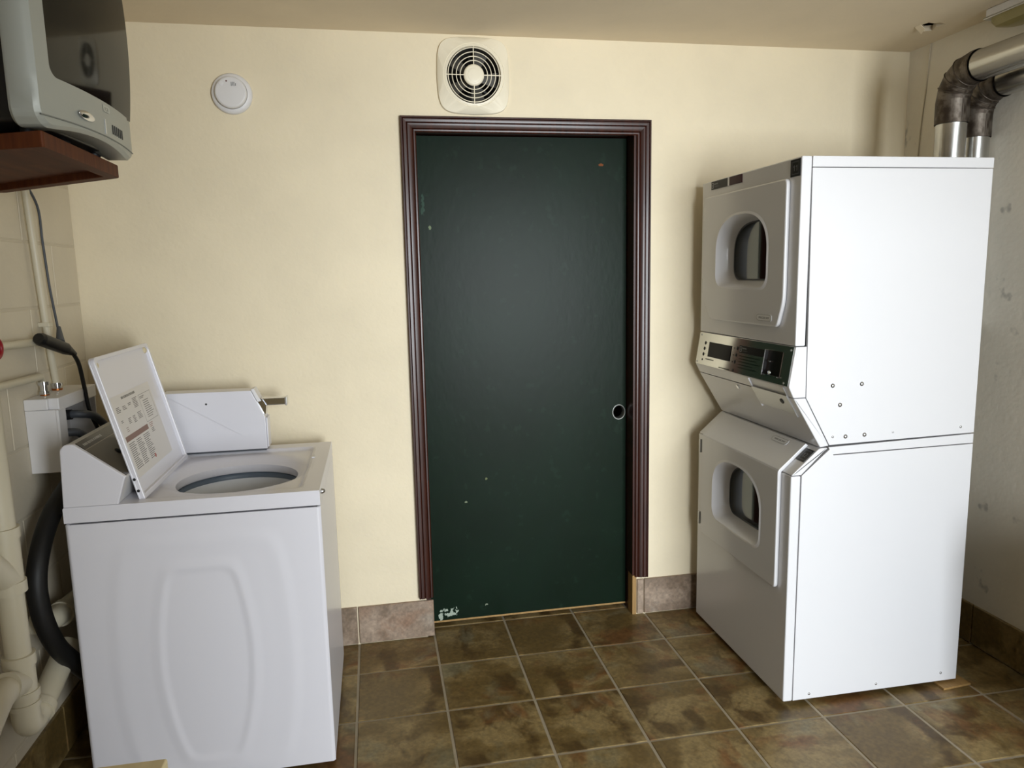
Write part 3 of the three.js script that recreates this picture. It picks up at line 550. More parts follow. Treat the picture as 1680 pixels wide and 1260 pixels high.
// ------------------------------------------------------------------ washer
const washer = thing('washing_machine', 'white coin-operated top-loading washer with its lid open', 'washer', [-0.08, 0, 0.43]);
{
  const x0 = -0.418, x1 = 0.259, z0 = 0.106, z1 = 0.756, yc = 0.8215, yd = 0.869, W = M.enamelWash;
  // near side panel with pressed relief
  {
    const NX = 150, NY = 150, pos = [], idx = [], uv = [];
    const H = (x, y) => {
      const c = -0.08, dx = Math.abs(x - c), t = (y - 0.4) / 0.29;
      const inHW = 0.128 - 0.045 * t * t, outHW = 0.247 - 0.026 * Math.abs(t) ** 2.2;
      const yTop = 0.675 - 0.004, yTopO = 0.76;
      const sm = (k, ...v) => -k * Math.log(v.reduce((a, q) => a + Math.exp(-q / k), 0));
      const inn = sm(0.012, inHW - dx, yTop - y, y - 0.075), out = sm(0.02, outHW - dx, yTopO - y, y - 0.03);
      let h = 0.0024 * sstep(-0.022, 0.016, out);
      h -= 0.0016 * sstep(0.01, 0.06, out);
      h += 0.0024 * sstep(-0.03, 0.004, inn) - 0.0036 * sstep(-0.002, 0.022, inn);
      return h;
    };
    for (let j = 0; j <= NY; j++) for (let i = 0; i <= NX; i++) { const x = lerp(x0, x1, i / NX), y = lerp(0.018, yc - 0.0015, j / NY); const e = Math.min(x - x0, x1 - x); pos.push(x, y, z1 - 0.006 * Math.max(0, 1 - e / 0.008) ** 2 + (e > 0.01 ? H(x, y) - 0.0 : 0) - 0.001); uv.push(i / NX, j / NY); }
    for (let j = 0; j < NY; j++) for (let i = 0; i < NX; i++) { const a = j * (NX + 1) + i, b = a + 1, c = a + NX + 1, d = c + 1; idx.push(a, b, c, b, d, c); }
    const g = new THREE.BufferGeometry(); g.setAttribute('position', new THREE.Float32BufferAttribute(pos, 3)); g.setAttribute('uv', new THREE.Float32BufferAttribute(uv, 2)); g.setIndex(idx); g.computeVertexNormals();
    obj('side_panel', [g, box(x0 + 0.001, x1 - 0.001, 0.02, yc - 0.002, z1 - 0.02, z1 - 0.0075)], W, washer, 'white side panel with pressed oval relief');
  }
  obj('cabinet', [box(x1 - 0.012, x1, 0.018, yc, z0, z1 - 0.005, 0.004), box(x0, x1, 0.018, yc, z0, z0 + 0.012, 0.004), box(x0, x0 + 0.012, 0.018, yc, z0, z1 - 0.005, 0.004), box(x0 + 0.012, x1 - 0.012, 0.018, 0.03, z0 + 0.012, z1 - 0.02)], W, washer);
  for (const [x, z] of [[x0 + 0.05, z0 + 0.05], [x0 + 0.05, z1 - 0.05], [x1 - 0.05, z0 + 0.05], [x1 - 0.05, z1 - 0.05]]) obj('foot', cyl(V(x, 0, z), V(x, 0.02, z), 0.02), M.blackRubber, washer);
  // top deck: lid recess, funnel to round opening, skirt
  {
    const hx = -0.02, hz = 0.435, hr = 0.186, NA = 160, NR = 46, yB = yc + 0.004, loops = [];
    const sdRR = (x, z) => { const cx = (-0.237 + 0.203) / 2, cz = (0.172 + 0.712) / 2, hw = 0.22, hd = 0.27, r = 0.03; const qx = Math.abs(x - cx) - hw + r, qz = Math.abs(z - cz) - hd + r; return Math.hypot(Math.max(qx, 0), Math.max(qz, 0)) + Math.min(Math.max(qx, qz), 0) - r; };
    const yAt = (x, z) => { let y = yd - 0.011 * sstep(0.004, -0.012, sdRR(x, z)); const d = Math.hypot(x - hx, z - hz) - hr; y -= 0.034 * (1 - sstep(-0.03, 0.062, d)) ** 1.2; return y; };
    const outer = a => { const c = Math.cos(a), s = Math.sin(a), k = Math.min(c > 0 ? (x1 - hx) / c : c < 0 ? (x0 - hx) / c : 9, s > 0 ? (z1 - hz) / s : s < 0 ? (z0 - hz) / s : 9); return [hx + c * k, hz + s * k]; };
    const angs = []; const cornerA = [[x1, z1], [x0, z1], [x0, z0], [x1, z0]].map(([x, z]) => (Math.atan2(z - hz, x - hx) + Math.PI * 2) % (Math.PI * 2));
    for (let i = 0; i < NA; i++) angs.push(i / NA * Math.PI * 2); for (const a of cornerA) angs.push(a); angs.sort((a, b) => a - b);
    const ringAt = f => angs.map(a => f(a));
    loops.push(ringAt(a => V(hx + (hr + 0.004) * Math.cos(a), yd - 0.062, hz + (hr + 0.004) * Math.sin(a))));
    loops.push(ringAt(a => V(hx + (hr - 0.001) * Math.cos(a), yd - 0.052, hz + (hr - 0.001) * Math.sin(a))));
    for (let k = 0; k <= NR; k++) loops.push(ringAt(a => { const [ox, oz] = outer(a), t = k / NR * 0.992; const x = lerp(hx + hr * Math.cos(a), ox, t), z = lerp(hz + hr * Math.sin(a), oz, t); return V(x, yAt(x, z), z); }));
    loops.push(ringAt(a => { const [ox, oz] = outer(a); return V(ox, yd - 0.003, oz); })); loops.push(ringAt(a => { const [ox, oz] = outer(a); return V(ox, yB, oz); }));
    loops.push(ringAt(a => { const [ox, oz] = outer(a); return V(lerp(ox, hx, 0.04), yB, lerp(oz, hz, 0.04)); }));
    obj('top_deck', toCreasedNormals(loft(loops, true, true), 0.9), W, washer, 'white enamel top with round tub opening');
    const deck = washer.children[washer.children.length - 1];
    obj('latch_button', box(0.205, 0.216, yd - 0.001, yd + 0.004, 0.325, 0.352, 0.002), M.whitePlastic, deck, 'small white lid latch');
    obj('front_bolt', dome(V(x1 + 0.0, 0.848, 0.69), V(1, 0, 0), 0.008, 0.011), M.steel, deck, 'steel bolt on the front edge');
    // tub
    obj('tub_ring', lathe([[hr + 0.002, 0.0], [hr + 0.006, -0.003], [hr + 0.008, -0.012], [hr + 0.003, -0.019], [hr + 0.008, -0.021]].reverse(), 64).translate(hx, yd - 0.062, hz), new THREE.MeshStandardMaterial({ color: 0x66727f, roughness: 0.4, side: THREE.DoubleSide }), washer, 'blue-grey plastic tub ring');
    obj('tub', lathe([[0.0, -0.36], [0.15, -0.36], [hr + 0.004, -0.33], [hr + 0.008, 0.0]], 64).translate(hx, yd - 0.083, hz), new THREE.MeshStandardMaterial({ color: 0xeeeff0, roughness: 0.35, side: THREE.DoubleSide }), washer, 'white enamel wash tub');
    obj('agitator', lathe([[0.0, 0.27], [0.03, 0.265], [0.036, 0.25], [0.04, 0.1], [0.07, 0.03], [0.12, 0.0]].reverse(), 40).translate(hx, yd - 0.465, hz), M.whitePlastic, washer);
  }
  // console: wedge body with white end caps
  const cons = [[-0.416, 0.8695], [-0.409, 1.03], [-0.398, 1.043], [-0.376, 1.045], [-0.252, 0.946], [-0.257, 0.934], [-0.277, 0.8695]].reverse();
  const capP = rounded(cons, [0.002, 0.006, 0.004, 0.008, 0.006, 0.006, 0.002], 4);
  const console_ = obj('console', exZ(cons.map(([x, y]) => [x - 0.002, y - (y > 0.9 ? 0.004 : 0)]), 0.2, z1 - 0.012, 0), std(0xdad8d6, 0.45), washer);
  obj('end_cap', exZ(capP, z1 - 0.014, z1 + 0.001, 0.003), W, console_, 'white wedge-shaped end cap'); obj('end_cap', exZ(capP, 0.182, 0.2, 0.003), W, console_);
  {
    const a = V(-0.376, 1.0435, 0), b = V(-0.254, 0.945, 0), d = V().subVectors(a, b), len = d.length(), Yv = d.clone().normalize(), Xv = V(0, 0, -1), Zv = V().crossVectors(Xv, Yv);
    const ct = canvasTex(1024, 320, (c, w, h) => {
      c.fillStyle = '#4f483c'; c.fillRect(0, 0, w, h); c.fillStyle = '#1d1a18'; c.fillRect(0, 0, w, 62); c.fillStyle = '#8d8576'; c.fillRect(0, 62, w, 5);
      c.fillStyle = '#b9b6b0'; for (let k = 0; k < 16; k++) c.fillRect(40 + k * 16, 24, 6 + 6 * hash2(k, 3, 5), 16);
      c.fillStyle = '#2c2722'; for (let k = 0; k < 3; k++) { for (let q = 0; q < 7; q++) c.fillRect(230 + k * 200 + q * 15, 164, 5 + 6 * hash2(q, k, 8), 14); c.fillRect(225 + k * 200, 240, 120, 6); }
    });
    const g = new THREE.BoxGeometry(0.538, len - 0.004, 0.003); const m = new THREE.Matrix4().makeBasis(Xv, Yv, Zv).setPosition(V((a.x + b.x) / 2, (a.y + b.y) / 2, 0.472).addScaledVector(Zv, 0.0)); g.applyMatrix4(m);
    obj('control_fascia', g, phy(0xffffff, 0.3, { map: ct, clearcoat: 0.4 }), console_, 'grey-brown control fascia with black strip');
    for (const z of [0.62, 0.5, 0.38]) obj('cycle_button', dome(V((a.x * 0.45 + b.x * 0.55), (a.y * 0.45 + b.y * 0.55), z).addScaledVector(Zv, 0.001), Zv, 0.012, 0.005), M.dark, console_, 'dark cycle button');
  }
  // meter case with coin slide
  const mc = obj('meter_case', exZ(rounded([[-0.3, 0.8745], [0.04, 0.8745], [0.04, 0.988], [-0.004, 1.086], [-0.3, 1.088]], [0.002, 0.002, 0.004, 0.004, 0.002], 3), 0.112, 0.186, 0.0025), W, washer, 'white coin meter case');
  obj('case_plinth', box(-0.3, 0.036, 0.8685, 0.8735, 0.114, 0.1835), M.greyRubber, mc);
  obj('case_front_strip', exZ([[0.0405, 0.88], [0.0455, 0.88], [0.0455, 0.985], [0.0405, 0.987]], 0.118, 0.18, 0.0012), W, mc);
  const slide = obj('coin_slide', [box(0.008, 0.112, 1.028, 1.053, 0.132, 0.17, 0.003), box(0.108, 0.116, 1.025, 1.056, 0.128, 0.174, 0.003), exZ([[0.012, 1.052], [0.033, 1.0], [0.041, 0.998], [0.045, 1.03], [0.03, 1.056]], 0.126, 0.176, 0.001)], M.chrome, mc, 'chrome coin slide');
  obj('slot_cover', exZ([[-0.004, 1.089], [0.006, 1.092], [0.028, 1.046], [0.016, 1.044]], 0.12, 0.18, 0.001), M.whitePlastic, mc); void slide;
  obj('case_rivet', dome(V(-0.155, 1.045, 0.186), V(0, 0, 1), 0.0035, 0.001), M.dark, mc);
  // open lid
  {
    const L = 0.415, zA = 0.222, zB = 0.715, th = 0.017, base = V(-0.219, 0.868, 0), Yv = V(-0.098, 0.402, 0).normalize(), Xv = V(0, 0, -1), Zv = V().crossVectors(Xv, Yv);
    const basis = new THREE.Matrix4().makeBasis(Xv, Yv, Zv).setPosition(base);       // local x = -z, y = up the lid, z = inner face
    const A = -zB, B = -zA, place = g => g.applyMatrix4(basis);
    const out = rounded(rect(A, B, 0, L), [0.004, 0.004, 0.02, 0.02], 5), inn = rounded(rect(A + 0.013, B - 0.013, 0.014, L - 0.012), [0.004, 0.004, 0.016, 0.016], 5);
    const lid = obj('lid', place(mergeGeometries([ext(out, 0.006, 0.002).translate(0, 0, -th), ext(out, th - 0.004, 0.0022, [inn]).translate(0, 0, -th + 0.004)])), W, washer, 'open white lid seen from its inner side');
    const lab = canvasTex(1024, 800, (c, w, h) => {
      c.fillStyle = '#dcd8d4'; c.fillRect(0, 0, w, h); c.fillStyle = '#55504c'; for (let k = 0; k < 18; k++) c.fillRect(250 + k * 20, 30, 10 + 7 * hash2(k, 1, 4), 24);
      const para = (x, y, n, ww, dy = 15, col = '#6b6662') => { c.fillStyle = col; for (let i = 0; i < n; i++) c.fillRect(x, y + i * dy, ww * (0.65 + 0.35 * hash2(i, x, y)), 7); };
      para(60, 110, 4, 100); para(210, 120, 3, 95); para(350, 115, 2, 90); para(480, 90, 7, 130); para(80, 240, 2, 60); para(130, 320, 3, 60, 18, '#a0928c'); para(240, 250, 4, 70); para(360, 250, 5, 80); para(490, 240, 5, 110);
      c.strokeStyle = '#7b7672'; c.lineWidth = 4; c.strokeRect(650, 90, 330, 290); para(670, 110, 2, 150); para(720, 160, 9, 210, 22); para(680, 400, 3, 110, 18, '#9a6a5a'); para(690, 460, 3, 90, 16);
      c.fillStyle = '#7e5a48'; c.fillRect(40, 395, 590, 52);
      for (let k = 0; k < 3; k++) para(60 + k * 190, 470, 14, 165, 19, '#5f5a57');
      c.fillStyle = '#b56a5c'; c.beginPath(); c.arc(560, 720, 22, 0, 7); c.fill();
    });
    const lg = new THREE.PlaneGeometry(0.36, 0.24).translate(A + 0.013 + 0.2, 0.175, -th + 0.0066); obj('instruction_label', place(lg), std(0xffffff, 0.5, { map: lab }), lid, 'printed instruction label with brown warning bar');
    for (const xx of [A + 0.028, B - 0.024]) obj('rubber_bumper', place(dome(V(xx, L - 0.022, -th + 0.006), V(0, 0, 1), 0.011, 0.008)), std(0xcfc2a0, 0.6), lid, 'yellowed round bumper');
    for (const yy of [0.028, 0.062]) obj('screw_hole', cyl(V(0, 0, 0), V(0, 0, 0.0012), 0.0042, 0.0042, 14).applyMatrix4(new THREE.Matrix4().setPosition(base.clone().addScaledVector(Yv, yy).addScaledVector(Zv, -0.01).add(V(0, 0, zB - 0.0006)))), M.dark, lid, 'dark screw hole');
    obj('hinge_strip', place(box(B - 0.0005, B + 0.003, 0.03, 0.125, -0.016, -0.003)), M.greyRubber, lid, 'grey hinge strip');
    obj('wear_patch', place(box(B - 0.0004, B + 0.0006, 0.2, 0.26, -0.018, -0.001)), std(0x8f939c, 0.6), lid);
  }
}

// ------------------------------------------------------------------ television on its wall shelf
{
  const sh = thing('television_shelf', 'dark reddish wood wall shelf holding the television', 'shelf', [XL, 1.72, 1.0]);
  const shelfOut = [[XL + 0.0005, 0.585], [-0.53, 0.595], [-0.149, 0.905], [-0.143, 1.342], [-0.235, 1.302], [XL + 0.0005, 1.15]].reverse(), shelfIn = [[XL + 0.02, 0.63], [-0.535, 0.635], [-0.18, 0.925], [-0.176, 1.3], [-0.24, 1.272], [XL + 0.02, 1.125]].reverse();
  obj('shelf_board', exY(shelfOut.map(([x, z], i) => [lerp(x, shelfIn[i][0], 0.3), lerp(z, shelfIn[i][1], 0.3)]), 1.737, 1.75, 0.0015), M.shelfWood, sh);
  obj('edge_band', metric(exY(rounded(shelfOut, [0, 0, 0.008, 0.01, 0.006, 0], 3), 1.72, 1.7495, 0.002, [shelfIn.slice().reverse()]), 3), M.shelfWood, sh, 'reddish wood edge band');
  obj('wall_cleat', metric(box(XL + 0.0005, XL + 0.02, 1.675, 1.7198, 0.64, 1.12, 0.002), 3), M.shelfWood, sh);

  const tv = thing('television', 'silver tube television on the wooden wall shelf', 'television', [-0.3, 1.7502, 1.13]);
  tv.rotation.y = -0.055;
  const silver = std(0xa6a9a2, 0.4, { metalness: 0.12 });
  const za = 0.8965, zb = 1.3465, ya = 1.757, yb = 2.225, zc = (za + zb) / 2, yc2 = (ya + yb) / 2, hw = (zb - za) / 2, hh = (yb - ya) / 2;
  const front = (z, y) => -0.112 + 0.02 * (1 - ((z - zc) / hw) ** 2) - 0.012 * Math.max(0, (y - yc2) / hh) ** 2;
  const RR = (a0, a1, b0, b1, r, n = 12) => { const out = []; const cs = [[a1 - r, b1 - r, 0], [a0 + r, b1 - r, 1], [a0 + r, b0 + r, 2], [a1 - r, b0 + r, 3]]; for (const [cz, cy, q] of cs) { for (let i = 0; i <= n; i++) { const t = (q + i / n) * Math.PI / 2; out.push([cz + r * Math.cos(t), cy + r * Math.sin(t)]); } for (let i = 1; i < 14; i++) { const nx = cs[(q + 1) % 4], t = (q + 1) * Math.PI / 2; const A = [cz + r * Math.cos(t), cy + r * Math.sin(t)], B = [nx[0] + r * Math.cos(t), nx[1] + r * Math.sin(t)]; out.push([lerp(A[0], B[0], i / 14), lerp(A[1], B[1], i / 14)]); } } return out; };
  const L3 = (pts, f) => pts.map(([z, y]) => V(f(z, y), y, z));
  const oBack = RR(za + 0.004, zb - 0.004, ya + 0.004, yb - 0.004, 0.03), oF = RR(za, zb, ya, yb, 0.032), oF2 = RR(za + 0.006, zb - 0.006, ya + 0.006, yb - 0.006, 0.03), scr = RR(0.916, 1.302, 1.852, 2.19, 0.022);
  // arched underside of the bezel
  const archY = pts => pts.map(([z, y]) => [z, y < ya + 0.02 ? y + 0.014 * Math.max(0, 1 - ((z - zc) / (hw * 0.8)) ** 2) : y]);
  const bz = obj('front_bezel', toCreasedNormals(loft([L3(archY(oBack), () => -0.163), L3(archY(oF), () => -0.157), L3(archY(oF), (z, y) => front(z, y) - 0.008), L3(archY(oF2), front), ...[0.33, 0.66].map(t => archY(oF2).map(([z, y], i) => { const zz = lerp(z, scr[i][0], t), yy = lerp(y, scr[i][1], t); return V(front(zz, yy), yy, zz); })), L3(scr, (z, y) => front(z, y)), L3(scr, (z, y) => front(z, y) - 0.055)], true, true), 0.6), silver, tv, 'silver plastic front');
  { // groove along the lower front
    const pts = []; for (let i = 0; i <= 30; i++) { const z = lerp(za + 0.004, zb - 0.004, i / 30), y = 1.776 + 0.004 * (1 - ((z - zc) / hw) ** 2); pts.push(V(front(z, y) + 0.0005, y, z)); }
    obj('lower_groove', new THREE.TubeGeometry(new THREE.CatmullRomCurve3(pts), 40, 0.0015, 6), std(0x7d807a, 0.6), bz);
  }
  { // convex tube face
    const n = 24, pos = [], idx = [], uvs = [];
    for (let j = 0; j <= n; j++) for (let i = 0; i <= n; i++) { const z = lerp(0.912, 1.306, i / n), y = lerp(1.847, 2.195, j / n); const R = 1.45, d2 = (z - 1.1095) ** 2 + (y - 2.02) ** 2; pos.push(-0.111 - d2 / (2 * R) - (z - 1.1095) * 0.145, y, z); uvs.push(i / n, j / n); }
    for (let j = 0; j < n; j++) for (let i = 0; i < n; i++) { const a = j * (n + 1) + i, b = a + 1, c = a + n + 1, d = c + 1; idx.push(a, c, b, b, c, d); }
    const g = new THREE.BufferGeometry(); g.setAttribute('position', new THREE.Float32BufferAttribute(pos, 3)); g.setAttribute('uv', new THREE.Float32BufferAttribute(uvs, 2)); g.setIndex(idx); g.computeVertexNormals();
    const nrm = g.attributes.normal; if (nrm.getX(300) < 0) { for (let i = 0; i < idx.length; i += 3) [idx[i + 1], idx[i + 2]] = [idx[i + 2], idx[i + 1]]; g.setIndex(idx); g.computeVertexNormals(); }
    obj('screen', g, phy(0x0d0e0a, 0.07, { specularIntensity: 0.75 }), tv, 'dark curved tube screen');
  }
  const back = (k, s, dy) => oBack.map(([z, y]) => V(k, lerp(yc2, y, s) + dy, lerp(zc, z, s)));
  obj('rear_shell', toCreasedNormals(loft([back(-0.164, 0.985, 0), back(-0.26, 0.97, 0), back(-0.36, 0.84, -0.02), back(-0.5, 0.6, -0.05), back(-0.56, 0.55, -0.05), back(-0.561, 0.01, -0.05)], true, true).scale(1, 1, 1), 0.5), M.black, tv, 'black rear shell');
  obj('power_knob', new THREE.SphereGeometry(1, 24, 14).scale(0.006, 0.0095, 0.036).translate(front(1.19, 1.803) + 0.002, 1.803, 1.19), M.chrome, bz, 'oval silver power button');
  for (let i = 0; i < 6; i++) { const z = 1.058 - i * 0.0128; obj('button_slot', box(front(z, 1.802) - 0.001, front(z, 1.802) + 0.0015, 1.792, 1.812, z - 0.0022, z + 0.0022, 0.0008), M.black, bz); }
  obj('divider_bar', box(front(1.1, 1.8) - 0.001, front(1.1, 1.8) + 0.002, 1.785, 1.815, 1.1, 1.103), M.chrome, bz);
  obj('maker_badge', (() => { const g = new THREE.PlaneGeometry(0.034, 0.013).rotateY(Math.PI / 2); return g.translate(front(1.088, 1.84) + 0.0012, 1.838, 1.088); })(), std(0xffffff, 0.4, { map: canvasTex(256, 100, (c, w, h) => { c.fillStyle = '#b8bbb2'; c.fillRect(0, 0, w, h); c.fillStyle = '#5d605a'; c.font = 'bold 78px sans-serif'; c.textAlign = 'center'; c.textBaseline = 'middle'; c.fillText('RCA', w / 2, h / 2 + 3); }) }), bz, 'small maker badge');
  for (const z of [0.97, 1.12, 1.27]) obj('foot', cyl(V(-0.17, 1.7502, z), V(-0.17, 1.768, z), 0.012), M.blackRubber, tv);
  obj('base_tray', box(-0.42, -0.14, 1.765, 1.79, 0.93, 1.31, 0.006), M.black, tv); for (const z of [1.0, 1.26]) obj('foot', cyl(V(-0.38, 1.7502, z), V(-0.38, 1.768, z), 0.012), M.blackRubber, tv);
  tv.position.x = -0.315;                                               // set back a little on the shelf, turned slightly to the room
}

// ------------------------------------------------------------------ plumbing and cords by the left wall
{
  // outlet box: hollow, open to the room
  const t = thing('washer_outlet_box', 'white plastic plumbing outlet box on the block wall behind the washer', 'outlet box', [XL, 0.91, 0.3]);
  const bx0 = XL + 0.0005, bx1 = -0.5, b0 = 0.205, b1 = 0.513, y0 = 0.912, y1 = 1.102, wp2 = M.whitePlastic;
  obj('near_side', box(bx0, bx1, y0, y1, b1 - 0.006, b1, 0.002), wp2, t); obj('far_side', box(bx0, bx1, y0, y1, b0, b0 + 0.006, 0.002), wp2, t);
  obj('back', box(bx0, bx0 + 0.004, y0, y1, b0 + 0.006, b1 - 0.006), wp2, t); obj('bottom', box(bx0, bx1, y0, y0 + 0.006, b0 + 0.006, b1 - 0.006, 0.001), wp2, t);
  obj('header', box(bx0, bx1 + 0.002, y1 - 0.006, y1 + 0.034, b0 - 0.004, b1 - 0.012, 0.003), wp2, t, 'white header band of the box');
  obj('front_flange', [box(bx1 - 0.004, bx1 + 0.004, y0 - 0.004, y1 + 0.0, b1 - 0.05, b1 + 0.003, 0.0015), box(bx1 - 0.004, bx1 + 0.004, y0 - 0.004, y0 + 0.03, b0, b1 - 0.05, 0.0015)], wp2, t);
  obj('corner_block', box(bx0, bx1 - 0.024, y1 + 0.0005, y1 + 0.034, b1 - 0.0118, b1 + 0.002, 0.003), wp2, t);

  // supply pipes
  const sp = thing('supply_pipe', 'painted supply pipe with a shut-off fitting entering the outlet box', 'pipe', [-0.556, 1.14, 0.45], 'painted supply pipes on the block wall');
  obj('pipe', pipeRun([V(-0.562, 1.265, 3.49), V(-0.562, 1.195, 0.43), V(-0.562, 1.168, 0.43)], 0.011, 0.018), M.pvc, sp);
  obj('fitting', [cyl(V(-0.562, 1.137, 0.43), V(-0.562, 1.18, 0.43), 0.011), cyl(V(-0.562, 1.168, 0.43), V(-0.562, 1.178, 0.43), 0.016), cyl(V(-0.562, 1.14, 0.43), V(-0.562, 1.149, 0.43), 0.015)], M.chrome, sp, 'plated fitting');
  obj('copper_stub', cyl(V(-0.562, 1.1345, 0.43), V(-0.562, 1.14, 0.43), 0.0125), M.copper, sp);
  const vp = thing('supply_pipe', 'upright painted supply pipe running from the outlet box up behind the shelf', 'pipe', [-0.565, 1.137, 0.275]);
  obj('pipe', tube([V(-0.57, 1.145, 0.318), V(-0.57, 1.3, 0.343), V(-0.57, 1.55, 0.367), V(-0.57, 1.9, 0.395), V(-0.57, CEIL - 0.001, 0.41)], 0.0105, 60, 14), M.pvc, vp);
  obj('fitting', [cyl(V(-0.57, 1.1365, 0.318), V(-0.57, 1.16, 0.318), 0.0135), cyl(V(-0.57, 1.15, 0.318), V(-0.57, 1.158, 0.318), 0.0165)], M.chrome, vp, 'plated fitting'); obj('copper_stub', cyl(V(-0.57, 1.1362, 0.318), V(-0.57, 1.142, 0.318), 0.015), M.copper, vp);
  obj('pipe_clip', box(XL + 0.0005, -0.556, 1.34, 1.354, 0.333, 0.361, 0.002), M.pvc, vp);
  const hp = thing('supply_pipe', 'level painted supply pipe with a red valve handle ending behind the black plug', 'pipe', [-0.562, 1.3, 0.7]);
  obj('pipe', cyl(V(-0.565, 1.388, 3.49), V(-0.565, 1.2975, 0.362), 0.0115), M.pvc, hp); obj('valve_body', cyl(V(-0.565, 1.3105, 0.812), V(-0.565, 1.3088, 0.752), 0.017), M.copper, hp);
  obj('valve_handle', [new THREE.TorusGeometry(0.024, 0.006, 10, 28).rotateY(Math.PI / 2).translate(-0.52, 1.3105, 0.778), cyl(V(-0.55, 1.3105, 0.778), V(-0.518, 1.3105, 0.778), 0.006)], M.red, hp, 'red valve handle');

  // hoses to the machine
  const hosePts = [[V(-0.55, 1.06, 0.36), V(-0.5, 1.062, 0.36), V(-0.465, 1.045, 0.325), V(-0.448, 0.985, 0.27), V(-0.44, 0.9, 0.24), V(-0.438, 0.8, 0.24)], [V(-0.55, 1.015, 0.45), V(-0.51, 1.02, 0.45), V(-0.475, 1.012, 0.43), V(-0.452, 0.96, 0.4), V(-0.44, 0.9, 0.39), V(-0.438, 0.8, 0.39)]];
  ['grey rubber inlet hose arching highest out of the outlet box', 'grey rubber inlet hose curving lower out of the outlet box'].forEach((l, i) => {
    const h = thing('inlet_hose', l, 'hose', hosePts[i][5].toArray(), 'inlet hoses of the washer');
    obj('hose', tube(hosePts[i], 0.0125, 60, 14), M.greyRubber, h); obj('coupling', cyl(hosePts[i][0], hosePts[i][0].clone().add(V(0.03, 0.001, 0)), 0.016), M.dark, h);
  });
  // drain hose bulging out beside the cabinet
  single('drain_hose', 'thick black drain hose looping between the washer and the block wall', 'hose', tube([V(-0.44, 0.93, 0.46), V(-0.47, 0.9, 0.5), V(-0.495, 0.82, 0.64), V(-0.5, 0.71, 0.745), V(-0.5, 0.596, 0.76), V(-0.49, 0.46, 0.715), V(-0.47, 0.32, 0.6), V(-0.46, 0.22, 0.5)], 0.026, 90, 18), M.blackRubber, [-0.46, 0.22, 0.5]);

  // drain stack
  const st = thing('drain_stack', 'thick white plastic drain stack with fittings at the left edge', 'drain pipe', [-0.512, 0.3, 0.87]);
  const sx = -0.515, sz = 0.87, up = (a, b, r) => cyl(V(sx, a, sz), V(sx, b, sz), r, r, 32);
  obj('upright_pipe', [up(0.5, 1.45, 0.03), pipeRun([V(sx, 1.44, sz), V(sx, 1.52, sz), V(XL + 0.001, 1.52, sz)], 0.03, 0.05)], M.pvc, st);
  obj('wye_fitting', [up(0.835, 0.862, 0.0375), up(0.69, 0.72, 0.0385), up(0.72, 0.835, 0.034), cyl(V(sx, 0.72, sz), V(sx - 0.02, 0.845, sz + 0.12), 0.034, 0.034, 28), cyl(V(sx - 0.0185, 0.83, sz + 0.108), V(sx - 0.022, 0.855, sz + 0.13), 0.038, 0.038, 28)], M.pvc, st, 'branching fitting');
  obj('tee_fitting', [up(0.49, 0.52, 0.0385), up(0.37, 0.5, 0.034), up(0.4, 0.42, 0.0385), up(0.375, 0.388, 0.038), pipeRun([V(sx, 0.44, sz), V(sx, 0.475, sz + 0.09), V(sx - 0.01, 0.37, sz + 0.25)], 0.032, 0.06), cyl(V(sx - 0.002, 0.46, sz + 0.055), V(sx - 0.003, 0.468, sz + 0.075), 0.038, 0.038, 28)], M.pvc, st, 'tee fitting with elbow');
  obj('trap_bend', [pipeRun([V(sx, 0.4, sz), V(sx, 0.3, sz), V(sx + 0.0, 0.325, sz - 0.09), V(sx + 0.005, 0.4, sz - 0.28)], 0.034, 0.055), cyl(V(sx, 0.317, sz - 0.066), V(sx, 0.324, sz - 0.088), 0.04, 0.04, 28)], M.pvc, st, 'trap bend');
  single('drain_elbow', 'dim white plastic drain elbow low behind the washer', 'drain pipe', [pipeRun([V(XL + 0.012, 0.5, 0.64), V(-0.53, 0.5, 0.64), V(-0.528, 0.47, 0.3)], 0.032, 0.045), cyl(V(-0.5295, 0.492, 0.575), V(-0.5293, 0.489, 0.545), 0.038, 0.038, 28)], M.pvc, [-0.53, 0.47, 0.5]);

  // television cord plugged into the washer cord
  const c = thing('power_cord', 'black power cord and plug hanging from the shelf to the washer', 'cord', [-0.53, 0.95, 0.3]);
  obj('upper_cord', tube([V(-0.555, 1.9, 0.9), V(-0.57, 1.83, 0.66), V(-0.575, 1.8, 0.44), V(-0.572, 1.72, 0.315), V(-0.572, 1.6, 0.3), V(-0.572, 1.47, 0.287), V(-0.56, 1.36, 0.295), V(-0.545, 1.3, 0.32)], 0.0038, 70, 10), M.greyRubber, c, 'grey upper cord');
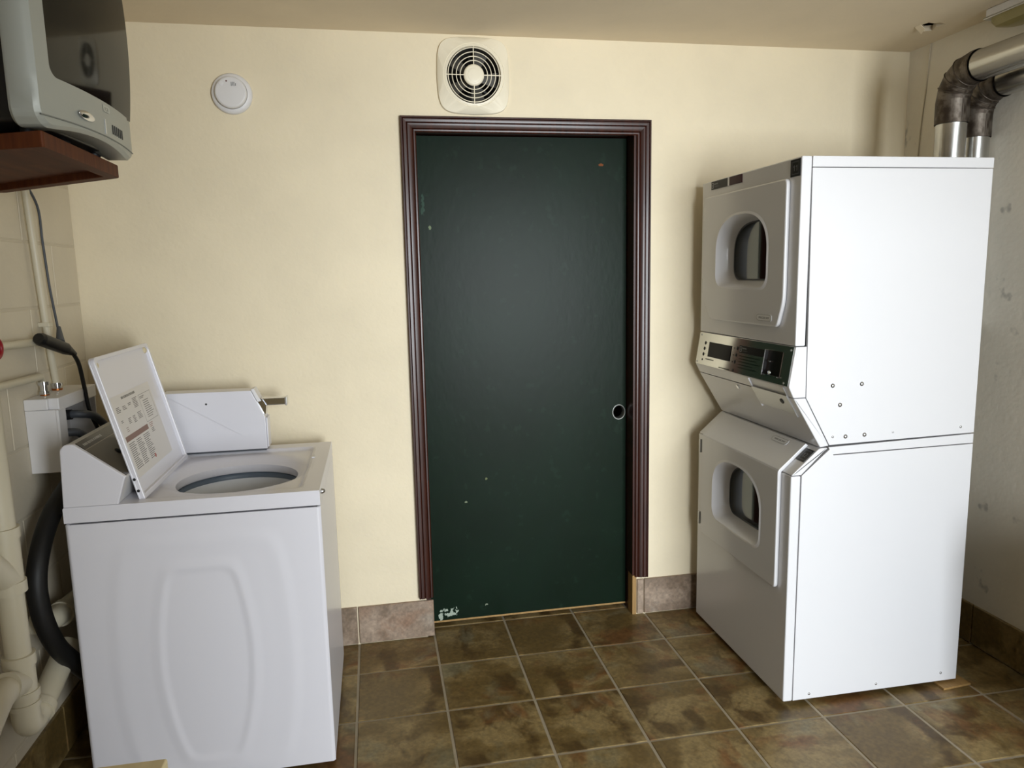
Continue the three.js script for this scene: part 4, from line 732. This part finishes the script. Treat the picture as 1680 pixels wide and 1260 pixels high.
  obj('strain_relief', cyl(V(-0.553, 1.335, 0.3), V(-0.535, 1.29, 0.345), 0.006, 0.013, 14), M.greyRubber, c);
  obj('plug_body', [cyl(V(-0.535, 1.31, 0.48), V(-0.515, 1.272, 0.37), 0.02, 0.019, 16), cyl(V(-0.515, 1.272, 0.37), V(-0.505, 1.25, 0.325), 0.019, 0.007, 16), cyl(V(-0.537, 1.314, 0.492), V(-0.535, 1.31, 0.48), 0.016, 0.02, 16)], M.black, c, 'black connector body');
  obj('lower_cord', tube([V(-0.507, 1.255, 0.335), V(-0.5, 1.215, 0.315), V(-0.495, 1.14, 0.305), V(-0.49, 1.06, 0.295), V(-0.47, 0.98, 0.28), V(-0.445, 0.9, 0.27)], 0.0065, 60, 10), M.black, c, 'black lower cord');
}

// ------------------------------------------------------------------ bin added out of frame by the right wall to shade the dryers
{
  const bx = 2.5, bz = 1.32, t = thing('added_shade_bin', 'unseen round grey bin added by the right wall to shade the foot of the dryers', 'bin', [bx, 0, bz]);
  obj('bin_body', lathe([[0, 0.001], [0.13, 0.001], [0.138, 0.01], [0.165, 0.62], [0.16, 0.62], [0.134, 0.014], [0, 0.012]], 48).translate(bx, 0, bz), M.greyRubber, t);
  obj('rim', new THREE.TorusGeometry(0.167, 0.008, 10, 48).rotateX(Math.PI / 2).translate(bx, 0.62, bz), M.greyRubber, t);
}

// ------------------------------------------------------------------ table corner in the foreground; panels below added to shade the left plumbing
{
  const t = thing('counter', 'pale cream counter whose top corner shows at the bottom left, unseen panels added for shade', 'counter', [-0.2, 0, 2.1]);
  obj('counter_top', metric(box(XL + 0.012, 0.095, 0.722, 0.75, 1.757, 2.6, 0.004), 2), M.table, t);
  obj('shade_end_panel', metric(box(XL + 0.014, 0.08, 0.0005, 0.7215, 1.775, 1.795, 0.002), 2), M.table, t); obj('shade_end_panel', metric(box(XL + 0.014, 0.08, 0.0005, 0.7215, 2.565, 2.585, 0.002), 2), M.table, t);
  obj('shade_front_panel', metric(box(0.06, 0.08, 0.0005, 0.7215, 1.796, 2.564, 0.002), 2), M.table, t);
}

renderer.render(scene, camera);
